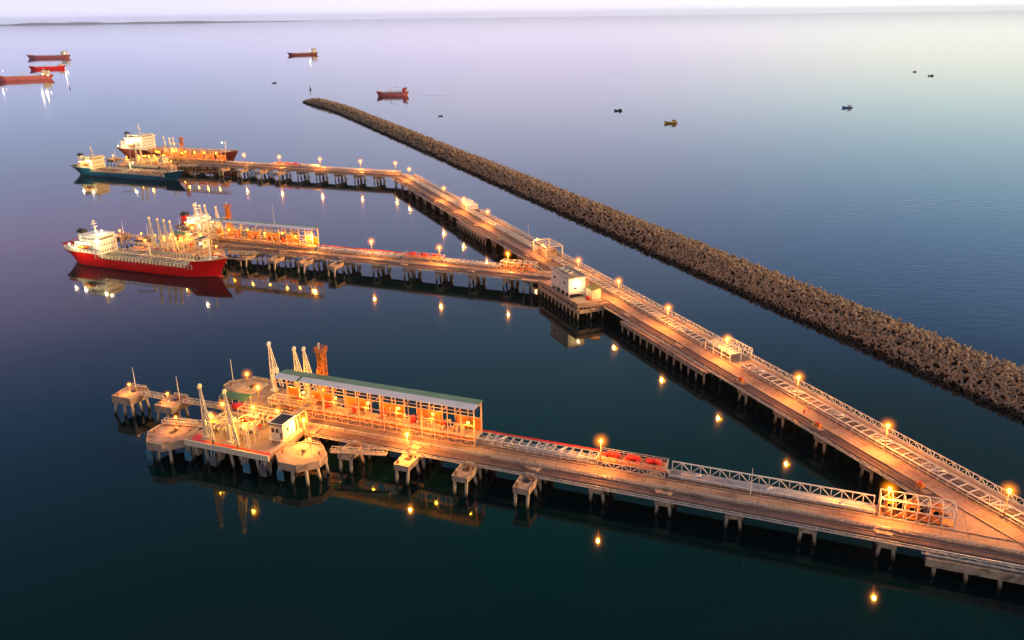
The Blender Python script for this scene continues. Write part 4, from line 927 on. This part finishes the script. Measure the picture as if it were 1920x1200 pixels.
def ship(name, label, cat, loc, rz, L, B, m, zm, zf, zp, hx, hl, htop, tp=.24, tf=.84, deckm='deckg', funnel=('white', 'black'), fx=None, mast_h=6., fore_h=9., house='white', detail=2, group=None, trunk=None, rails=True, lit=True, fcol=None):
    r = thing(name, label, cat, loc, rz, group)
    zd = hull(r, L, B, zm, zf, zp, tp, tf, m, deckm, detail > 1)
    X0 = -L / 2; z0 = zp - .8; tiers = max(2, int((htop - z0) / 2.6)); bw = B * .42
    h = MB(); wins = []; tr = MB()
    for k in range(tiers):
        a = hx - hl / 2 + (0 if k < tiers - 2 else hl * .18 * (k - tiers + 3)); b = hx + hl / 2; wy = bw * (1 if k < tiers - 1 else .9)
        za, zb = z0 + (htop - z0) * k / tiers, z0 + (htop - z0) * (k + 1) / tiers - .12
        h.box(a, b, -wy, wy, za, zb)
        tr.box(a - .35, b + .3, -wy - .5, wy + .5, zb, zb + .118)
        if detail:
            top = k == tiers - 1; step = 1.6 if top else 2.6
            nx = int((b - a - 1) / step)
            for i in range(nx):
                x = a + .9 + i * step
                for s in (1, -1): wins.append((x, x + (1.2 if top else .7), s * wy - .03, s * wy + .03, za + 1.1, za + 1.9))
            ny = int((2 * wy - 1) / 1.6)
            for i in range(ny): y = -wy + .6 + i * 1.6; wins.append((b - .03, b + .03, y, y + (1.3 if top else .7), za + 1.1, za + 1.95))
    ho = h.build('superstructure', house, r)
    tr.build('deck_edge', house, ho)
    if detail > 1:
        for q in wins: MB().box(*q).build('window', 'glass', ho)
    elif wins:
        MB().box(b - .03, b + .06, -wy * .95, wy * .95, zb - 1.9, zb - .9).build('window', 'glass', ho)
    if detail: MB().box(hx + hl / 2 - 3.2, hx + hl / 2 - .4, -B * .52, B * .52, htop - 2.7, htop - 1.5).build('bridge_wing', house, ho)
    fx = hx - hl * .5 + 1.2 if fx is None else fx; ft = htop + 1.2
    fo = MB().prism([(fx - 1.9, -1.4), (fx + 1.6, -1.7), (fx + 1.9, 0), (fx + 1.6, 1.7), (fx - 1.9, 1.4)], z0, ft - 1.5).build('funnel', funnel[0], r)
    MB().prism([(fx - 2, -1.5), (fx + 1.7, -1.8), (fx + 2, 0), (fx + 1.7, 1.8), (fx - 2, 1.5)], ft - 1.497, ft).cyl((fx - .8, 0, ft), (fx - 1., 0, ft + .9), .4, .4, 8).cyl((fx + .6, .4, ft), (fx + .5, .4, ft + .7), .3, .3, 8).build('funnel_top', funnel[1], fo)
    if len(funnel) > 2: MB().prism([(fx - 2, -1.5), (fx + 1.7, -1.8), (fx + 2, 0), (fx + 1.7, 1.8), (fx - 2, 1.5)], z0 + .01, z0 + (ft - z0) * .45).build('funnel_band', funnel[2], fo)
    if fcol: MB().cyl((fx, -1.78, ft - 3.2), (fx, -1.5, ft - 3.2), .8, .8, 14).build('funnel_emblem', fcol, fo)
    mx = hx + hl * .15; ma = MB().cyl((mx, 0, htop), (mx - .4, 0, htop + mast_h), .4, .2, 8)
    ma.beam((mx - .3, -1.8, htop + mast_h * .72), (mx - .3, 1.8, htop + mast_h * .72), .22).beam((mx - .3, -1.1, htop + mast_h * .9), (mx - .3, 1.1, htop + mast_h * .9), .2).box(mx - .9, mx + .9, -1.2, 1.2, htop + mast_h * .5, htop + mast_h * .54)
    ma.beam((mx + 1.4, 0, htop), (mx - .2, 0, htop + mast_h * .55), .2).build('mast', house, r)
    fxm = L / 2 - L * .1; zf_ = zf - .7
    fm = MB().cyl((fxm, 0, zf_), (fxm, 0, zf_ + fore_h), .38, .2, 8).beam((fxm, -1.3, zf_ + fore_h * .85), (fxm, 1.3, zf_ + fore_h * .85), .25).beam((fxm - 1.5, 0, zf_), (fxm - .1, 0, zf_ + fore_h * .5), .2); fm.build('foremast', house, r)
    if not detail: return r
    xa, xb = hx + hl / 2 + 2, L * (tf - .5) - 4
    pm = MB()
    for i in range(7):
        y = -B * .22 + i * B * .073; zz = zm + .2 + .25 * (i % 2); pm.cyl((xa, y, zz), (xb, y, zz), .2, .2, 6)
    for x in (-.04 * L, 0, .04 * L): pm.cyl((x, -B * .42, zm + .6), (x, B * .42, zm + .6), .24, .24, 6)
    pm.build('deck_pipe', 'pipe', r, True)
    cw = MB().box(xa, xb, -.6, .6, zm + 1.5, zm + 1.62)
    for s in (-.6, .6): cw.rail((xa, s, zm + 1.62), (xb, s, zm + 1.62), 1., 16, .1)
    for i in range(10): x = xa + (xb - xa) * i / 9; cw.beam((x, -.5, zm - .7), (x, -.5, zm + 1.5), .18).beam((x, .5, zm - .7), (x, .5, zm + 1.5), .18)
    cw.build('catwalk', 'cream', r)
    if trunk:
        tk = MB().box(xa, -.05 * L, -B * .4, B * .4, zm - .74, zm + 1.2).box(.05 * L, xb + 1, -B * .4, B * .4, zm - .74, zm + 1.2); tk.build('trunk_deck', trunk, r)
    for i in range(12):
        x = xa + (xb - xa) * (i + .5) / 12; y = (B * .3 if i % 2 else -B * .3); zz = zm + (1.2 if trunk else -.7); MB().cyl((x, y, zz), (x, y, zz + .9), .75, .75, 10).cyl((x + .5, y, zz + .9), (x + .5, y, zz + 1.1), .25, .25, 6).build('tank_hatch', 'deckg', r); MB().cyl((x + 2, -y * .9, zz), (x + 2, -y * .9, zz + 1.6), .16, .16, 6).build('vent_pipe', 'cream', r)
    cr = MB().cyl((3, 0, zm - .7), (3, 0, zm + 7), .6, .5, 8).beam((3, 0, zm + 6.6), (-9, -.5, zm + 8.2), .5).beam((3, 0, zm + 7), (-8, -.4, zm + 8.6), .12); cr.build('hose_crane', 'cream', r)
    if rails:
        rl = MB(); n = int((xb - xa) / 1.9)
        for i in range(n + 1):
            x = xa - 4 + (xb - xa + 8) * i / n
            for s in (1, -1): rl.beam((x, s * B * .488, zm - .75), (x, s * B * .488, zm + 1.45), .42)
        for s in (1, -1): rl.beam((xa - 4, s * B * .488, zm + 1.45), (xb + 4, s * B * .488, zm + 1.45), .22)
        rl.build('side_rail', 'cream', r)
    wn = MB()
    for y in (-2.4, 2.4): wn.cyl((L * .41, y - 1, zf + .1), (L * .41, y + 1, zf + .1), .65, .65, 10); wn.box(L * .41 - 1.6, L * .41 - .5, y - .7, y + .7, zf - .7, zf + .4)
    wn.build('windlass', 'steel', r)
    lb = MB()
    lb.cyl((hx - 2, -bw - 1.3, zp + 3.3), (hx + 3.5, -bw - 1.3, zp + 3.3), .85, .85, 10).ball((hx - 2, -bw - 1.3, zp + 3.3), .85, 10, 6).ball((hx + 3.5, -bw - 1.3, zp + 3.3), .85, 10, 6)
    lb.build('lifeboat', 'orange', r, True)
    sr = MB(); zz = zp + .1
    for s in (1, -1): sr.rail((X0 + 2, s * B * .36, zz - .6), (X0 + L * .1, s * B * .46, zz - .6), 1.3, 6, .12)
    sr.rail((X0 + .6, -B * .3, zz), (X0 + .6, B * .3, zz), 1.2, 6, .12); sr.build('stern_rail', 'cream', r)
    return r
def ship_light(F, x, y, z, label, e, col=WHT, r=.5, off=(0, -1.2, -.6)):
    key = ('s', r)
    if key not in PROTO:
        o = F.thing('flood_light', label, 'flood light', x, y, z, 'ship flood lights'); MB().ball((0, 0, 0), r, 10, 6).build('bulb', 'whiteglow', o, True); MB().cyl((0, 0, -r * 1.6), (0, 0, -r * .6), .12, .2, 6).build('bracket', 'steel', o); PROTO[key] = o
    else:
        o = dup(PROTO[key]); o.location = F.w(x, y, z); o.rotation_euler = (0, 0, F.a); tag(o, label, 'flood light', 'ship flood lights')
    light('ship_light', F.w(x + off[0], y + off[1], z + off[2]), e, col)
A_ = FM.a
BY = -42.
ship('red_tanker', 'bright red tanker with a white superstructure moored at the middle jetty', 'tanker', FM.w(-186.3, -33.2), A_, 104, 14.6, 'redhull', 5.3, 8.7, 7.0, -34, 19.5, 16.0, tp=.26, tf=.84, funnel=('white', 'black'), fx=-40.5, fcol='navy', mast_h=7, fore_h=10)
rh = FM.thing('deck_house', 'red roofed deck house on the stern of the red tanker', 'deck house', -234, -33.2, 6.5); MB().box(-3, 2, -4, 4, 0, 3).build('wall', 'white', rh); MB().box(-3.4, 2.1, -4.4, 4.4, 3.003, 3.8).build('roof', 'red', rh)
ship('blue_tanker', 'dark blue tanker with maroon tank tops moored at the far jetty', 'tanker', FF.w(-222.5, BY), A_, 114, 15.0, 'bluehull', 4.4, 6.9, 6.7, -38, 16, 15.6, tp=.22, tf=.88, deckm='olive', trunk='maroon', funnel=('white', 'black', 'red'), fx=-48.5, mast_h=8, fore_h=7, house='cream')
ship('product_tanker', 'large maroon hulled tanker with a tall white bridge behind the far jetty', 'tanker', FF.w(-242, 38), A_, 134, 20, 'maroon', 8.0, 10.2, 9.5, -45, 25, 22.0, tp=.3, tf=.86, deckm='maroon', trunk='orange', funnel=('wroof', 'navy'), mast_h=9, fore_h=10, rails=False)
ship('coaster', 'small tanker with a white bridge lying behind the middle jetty', 'tanker', FM.w(-180, 31), A_, 84, 13, 'maroon', 4.0, 5.6, 4.8, -29, 12, 11.9, deckm='maroon', funnel=('red', 'black'), fx=-36.5, mast_h=8, fore_h=6)
def at(u, v, z=0.):
    d = fw + rt * ((u - 960) / 1560.6) + up * ((600 - v) / 1560.6); t = (z - H) / d.z; return Vector((0, 0, H)) + d * t
def farship(p, q, **k):
    """p is the bow, q the stern at the waterline"""
    a, b = at(*p), at(*q); c = (a + b) / 2; d = a - b; L = d.length; f = k.pop('fb'); ht = k.pop('ht'); B = k.pop('B', L * .15)
    return ship('cargo_ship', k.pop('label'), 'ship', (c.x, c.y, 0), math.atan2(d.y, d.x), L, B, k.pop('m'), f * L, f * L * 1.25, f * L * 1.05, -L * .37, L * .13, ht * L, detail=1, mast_h=L * .05, fore_h=k.pop('fore', L * .05), **k)
farship((50, 110), (133, 108.4), m='pinkhull', fb=.062, ht=.155, label='long faded red cargo ship anchored furthest out with a lit white bridge', deckm='maroon', rails=False, group='ships at anchor', fore=16)
farship((54, 131), (124, 128.4), m='redhull', fb=.075, ht=.14, label='bright pinkish red cargo ship anchored between two others', deckm='maroon', rails=False, group='ships at anchor', fore=5, house='cream')
farship((-12, 152.6), (102, 147.6), m='pinkhull', fb=.07, ht=.16, label='brown red cargo ship with a brightly lit stern cut by the edge of the picture', deckm='maroon', rails=False, group='ships at anchor', fore=12, house='cream')
farship((538.5, 104.3), (596.5, 102.3), m='maroon', fb=.062, ht=.19, label='small dark hulled ship with a white bridge anchored alone far out', deckm='cream', rails=False, group='ships at anchor', fore=4)
farship((705.5, 180.2), (767, 179), m='pinkhull', fb=.10, ht=.21, label='plain red barge like ship passing beyond the tip of the breakwater', deckm='maroon', rails=False, group='ships at anchor', fore=2, house='red', B=11)
for (u, v, z, e, r, t) in ((121, 100, 28, 40000, 1.5, 'on the bridge of the ship anchored furthest out'), (80, 139, 18, 40000, 1.3, 'on the bridge of the ship cut by the edge of the picture'), (90, 141, 17, 26000, 1.1, 'near the stern of the ship cut by the edge of the picture'), (5, 133, 20, 5000, .6, 'on the foremast of the ship cut by the edge of the picture'), (583, 95, 16, 8000, .8, 'on the bridge of the small dark hulled ship')):
    p = at(u, v, z); o = thing('deck_light', 'bright white light ' + t, 'deck light', p, 0, 'deck lights of anchored ships'); MB().ball((0, 0, 0), r, 10, 6).build('bulb', 'whiteglow', o, True); MB().cyl((0, 0, -r * 1.6), (0, 0, -r * .7), r * .2, r * .3, 6).build('bracket', 'steel', o)
    light('deck_glow', (p.x - 4, p.y - 7, p.z + 3), e, WHT, 1.)
SL = [(FM, -208.5, -40.5, 14.2, 2600, 'at the front corner of the white bridge of the red tanker'), (FM, -220, -42.5, 12.5, 2600, 'on the side of the superstructure of the red tanker'), (FM, -213, -33.2, 17.6, 2200, 'on the bridge roof of the red tanker'), (FM, -226, -43, 12, 2500, 'by the stern of the red tanker'), (FM, -150, -33, 16, 1800, 'on the foremast of the red tanker'),
      (FF, -262, BY - 10, 12, 3600, 'on the side of the superstructure of the blue tanker'), (FF, -253, BY - 9, 13, 3600, 'at the front corner of the bridge of the blue tanker'), (FF, -216, BY, 12, 2500, 'over the deck of the blue tanker'),
      (FF, -287, 25, 19, 6000, 'on the bridge side of the large maroon hulled tanker'), (FF, -273, 25, 20, 6000, 'at the front of the bridge of the large maroon hulled tanker'), (FF, -297, 24, 13, 5000, 'by the stern of the large maroon hulled tanker'), (FF, -192, 38, 18, 3000, 'on the foremast of the large maroon hulled tanker'),
      (FM, -208, 24, 10.5, 6000, 'on the bridge of the small tanker behind the middle jetty'), (FM, -198, 27, 13, 6000, 'over the deck of the small tanker behind the middle jetty')]
for F, x, y, z, e, t in SL: ship_light(F, x, y, z, 'white flood light ' + t, e)

# ------------------------------------------------------------------ boats, buoys, wakes
def boat(u, v, L, rz, label, hullm, cabm, name='fishing_boat'):
    p = at(u, v); r = thing(name, label, 'boat', p, rz, 'small boats beyond the breakwater'); B = L * .27; hb = MB(); ts = (0, .15, .4, .65, .85, 1)
    for t in ts:
        b = B / 2 * (1 - max(0, (t - .5) / .5) ** 2) * (.85 + .15 * min(1, t * 4)); z = L * (.11 + .10 * max(0, (t - .45) / .55) ** 1.5); x = (t - .5) * L
        hb.v += [(x * .9, b * .7, -.4), (x * .95, b * .9, z * .4), (x, b + .02, z), (x, -b - .02, z), (x * .95, -b * .9, z * .4), (x * .9, -b * .7, -.4)]
    for i in range(len(ts) - 1):
        for k in range(5): a = i * 6 + k; hb.f.append((a, a + 1, a + 7, a + 6))
    hb.f.append((0, 1, 2, 3, 4, 5)); hb.build('hull', hullm, r)
    MB().box(-L * .4, L * .3, -B * .38, B * .38, L * .07, L * .085).build('deck', 'deckg', r)
    c = MB().box(-L * .38, -L * .12, -B * .3, B * .3, L * .086, L * .23).build('wheelhouse', cabm, r); MB().box(-L * .4, -L * .1, -B * .34, B * .34, L * .231, L * .25).build('roof', 'dark', c)
    MB().box(-L * .121, -L * .115, -B * .25, B * .25, L * .16, L * .2).build('window', 'glass', c)
    MB().cyl((L * .05, 0, L * .08), (L * .05, 0, L * .36), L * .008, L * .005, 6).beam((L * .05, 0, L * .3), (-L * .1, 0, L * .34), L * .01).build('mast', 'brown', r)
    return r
boat(1257.5, 231.5, 15.5, R_(183), 'ochre wooden fishing boat with its bow towards the breakwater', 'yboat', 'yboat')
boat(1588, 202.5, 14, R_(185), 'blue fishing boat drawing a long thin wake', 'bboat', 'white')
boat(1159, 208, 11, R_(178), 'small dark open motor boat beside the ochre fishing boat', 'darkcloth', 'darkcloth')
boat(1714.5, 135, 9, R_(200), 'tiny dark boat far out, the upper of a pair', 'darkcloth', 'darkcloth')
boat(1745, 142.5, 11, R_(180), 'tiny dark boat far out, the lower of a pair', 'darkcloth', 'darkcloth')
boat(826, 218, 6, R_(182), 'tiny black skiff between the breakwater and the passing red ship', 'darkcloth', 'darkcloth')
boat(514, 156, 9, R_(182), 'tiny grey skiff beyond the breakwater tip below the anchored ships', 'darkcloth', 'darkcloth')
def buoy(u, v, h, label, top=True):
    p = at(u, v); r = thing('buoy', label, 'buoy', p); MB().cyl((0, 0, -.5), (0, 0, h * .3), h * .22, h * .18, 10).build('float', 'darkcloth', r); MB().cyl((0, 0, h * .3), (0, 0, h), h * .06, h * .04, 6).cyl((0, 0, h * .8), (0, 0, h * .97), h * .14, h * .02, 8).build('topmark', 'darkcloth', r)
buoy(582, 168.5, 8, 'dark channel marker standing off the tip of the breakwater'); buoy(131, 166, 6, 'small black buoy beside the anchored ships')
wm = mat('ruffled_water', (.004, .022, .026), .16, var=.1)
def wake(pts, w0, w1, label):
    mb = MB(); n = len(pts)
    for i, (u, v) in enumerate(pts):
        p = at(u, v, .05); q = at(*pts[min(i + 1, n - 1)], .05) - at(*pts[max(i - 1, 0)], .05); s = Vector((-q.y, q.x, 0)).normalized() * (w0 + (w1 - w0) * i / (n - 1)); mb.v += [tuple(p + s), tuple(p - s)]
        if i: a = 2 * i - 2; mb.f.append((a, a + 1, a + 3, a + 2))
    tag(mb.build('wake', wm), label, 'wake', None, 'stuff')
wake([(1598, 202), (1640, 203), (1690, 205), (1740, 207)], .5, 1.6, 'thin wake trailing from the blue fishing boat')
wake([(767, 178), (800, 178.4), (840, 179)], 1, 4, 'faint wake trailing from the passing red ship')

# ------------------------------------------------------------------ mooring ropes, people
def rope(F, a, b, label, sag=.6):
    r = MB(); p, q = Vector(F.w(*a)), Vector(F.w(*b)); n = 8; pr = p
    for i in range(1, n + 1):
        t = i / n; c = p.lerp(q, t); c.z -= sag * 4 * t * (1 - t); r.cyl(pr, c, .1, .1, 5); pr = c
    o = r.build('mooring_rope', 'rope'); tag(o, label, 'rope', 'mooring ropes')
rope(FM, (-139, -33.5, 9.6), (-121.5, -14, 6.2), 'pale mooring rope from the bow of the red tanker to the closest small dolphin')
rope(FM, (-140, -31.5, 9.5), (-104, -14.5, 6.2), 'pale mooring rope from the bow of the red tanker to the further small dolphin')
rope(FM, (-238, -31, 8.6), (-229, -6, 7.0), 'mooring rope from the stern of the red tanker to the outermost dolphin')
rope(FF, (-160, BY, 7.4), (-132, -15, 6.2), 'mooring rope from the bow of the blue tanker to a small dolphin')
rope(FF, (-270, BY, 6.9), (-276, -6, 6.8), 'mooring rope from the stern of the blue tanker to the outer dolphin')
def person(loc, rz, label, cloth):
    me = bpy.data.meshes.new('person')
    V = [(0, 0, .95), (0, 0, 1.2), (0, 0, 1.42), (0, 0, 1.54), (0, .03, 1.68), (.2, 0, 1.4), (.27, .05, 1.12), (.27, .2, .92), (-.2, 0, 1.4), (-.28, -.06, 1.12), (-.27, .02, .88), (.1, 0, .88), (.12, .14, .5), (.12, .1, .08), (.12, .24, .04), (-.1, 0, .88), (-.12, -.05, .5), (-.12, -.22, .1), (-.12, -.1, .04)]
    E_ = [(0, 1), (1, 2), (2, 3), (3, 4), (2, 5), (5, 6), (6, 7), (2, 8), (8, 9), (9, 10), (0, 11), (11, 12), (12, 13), (13, 14), (0, 15), (15, 16), (16, 17), (17, 18)]
    Rr = [.15, .16, .15, .06, .105, .075, .055, .045, .075, .055, .045, .1, .075, .05, .045, .1, .075, .05, .045]
    me.from_pydata(V, E_, []); me.materials.append(M[cloth]); o = bpy.data.objects.new('person', me); COL.objects.link(o); o.location = loc; o.rotation_euler = (0, 0, rz)
    mo = o.modifiers.new('skin', 'SKIN')
    if not me.skin_vertices: me.attributes.new('x', 'FLOAT', 'POINT')
    if me.skin_vertices:
        for i, d in enumerate(me.skin_vertices[0].data): d.radius = (Rr[i], Rr[i]); d.use_root = i == 0
    s = o.modifiers.new('sub', 'SUBSURF'); s.levels = 1; s.render_levels = 2
    tag(o, label, 'person'); MB().ball((0, .03, 1.72), .125, 10, 6, .8).build('helmet', 'white' if cloth != 'darkcloth' else 'dark', o, True)
p = at(1507, 777, 7.0); person((p.x, p.y, 7.0), 2.7, 'person in orange red overalls walking along the main trestle road', 'coverall')
p = at(648, 473, 7.0); person((p.x, p.y, 7.0), 1.2, "person in dark clothes standing on the middle jetty", 'darkcloth')
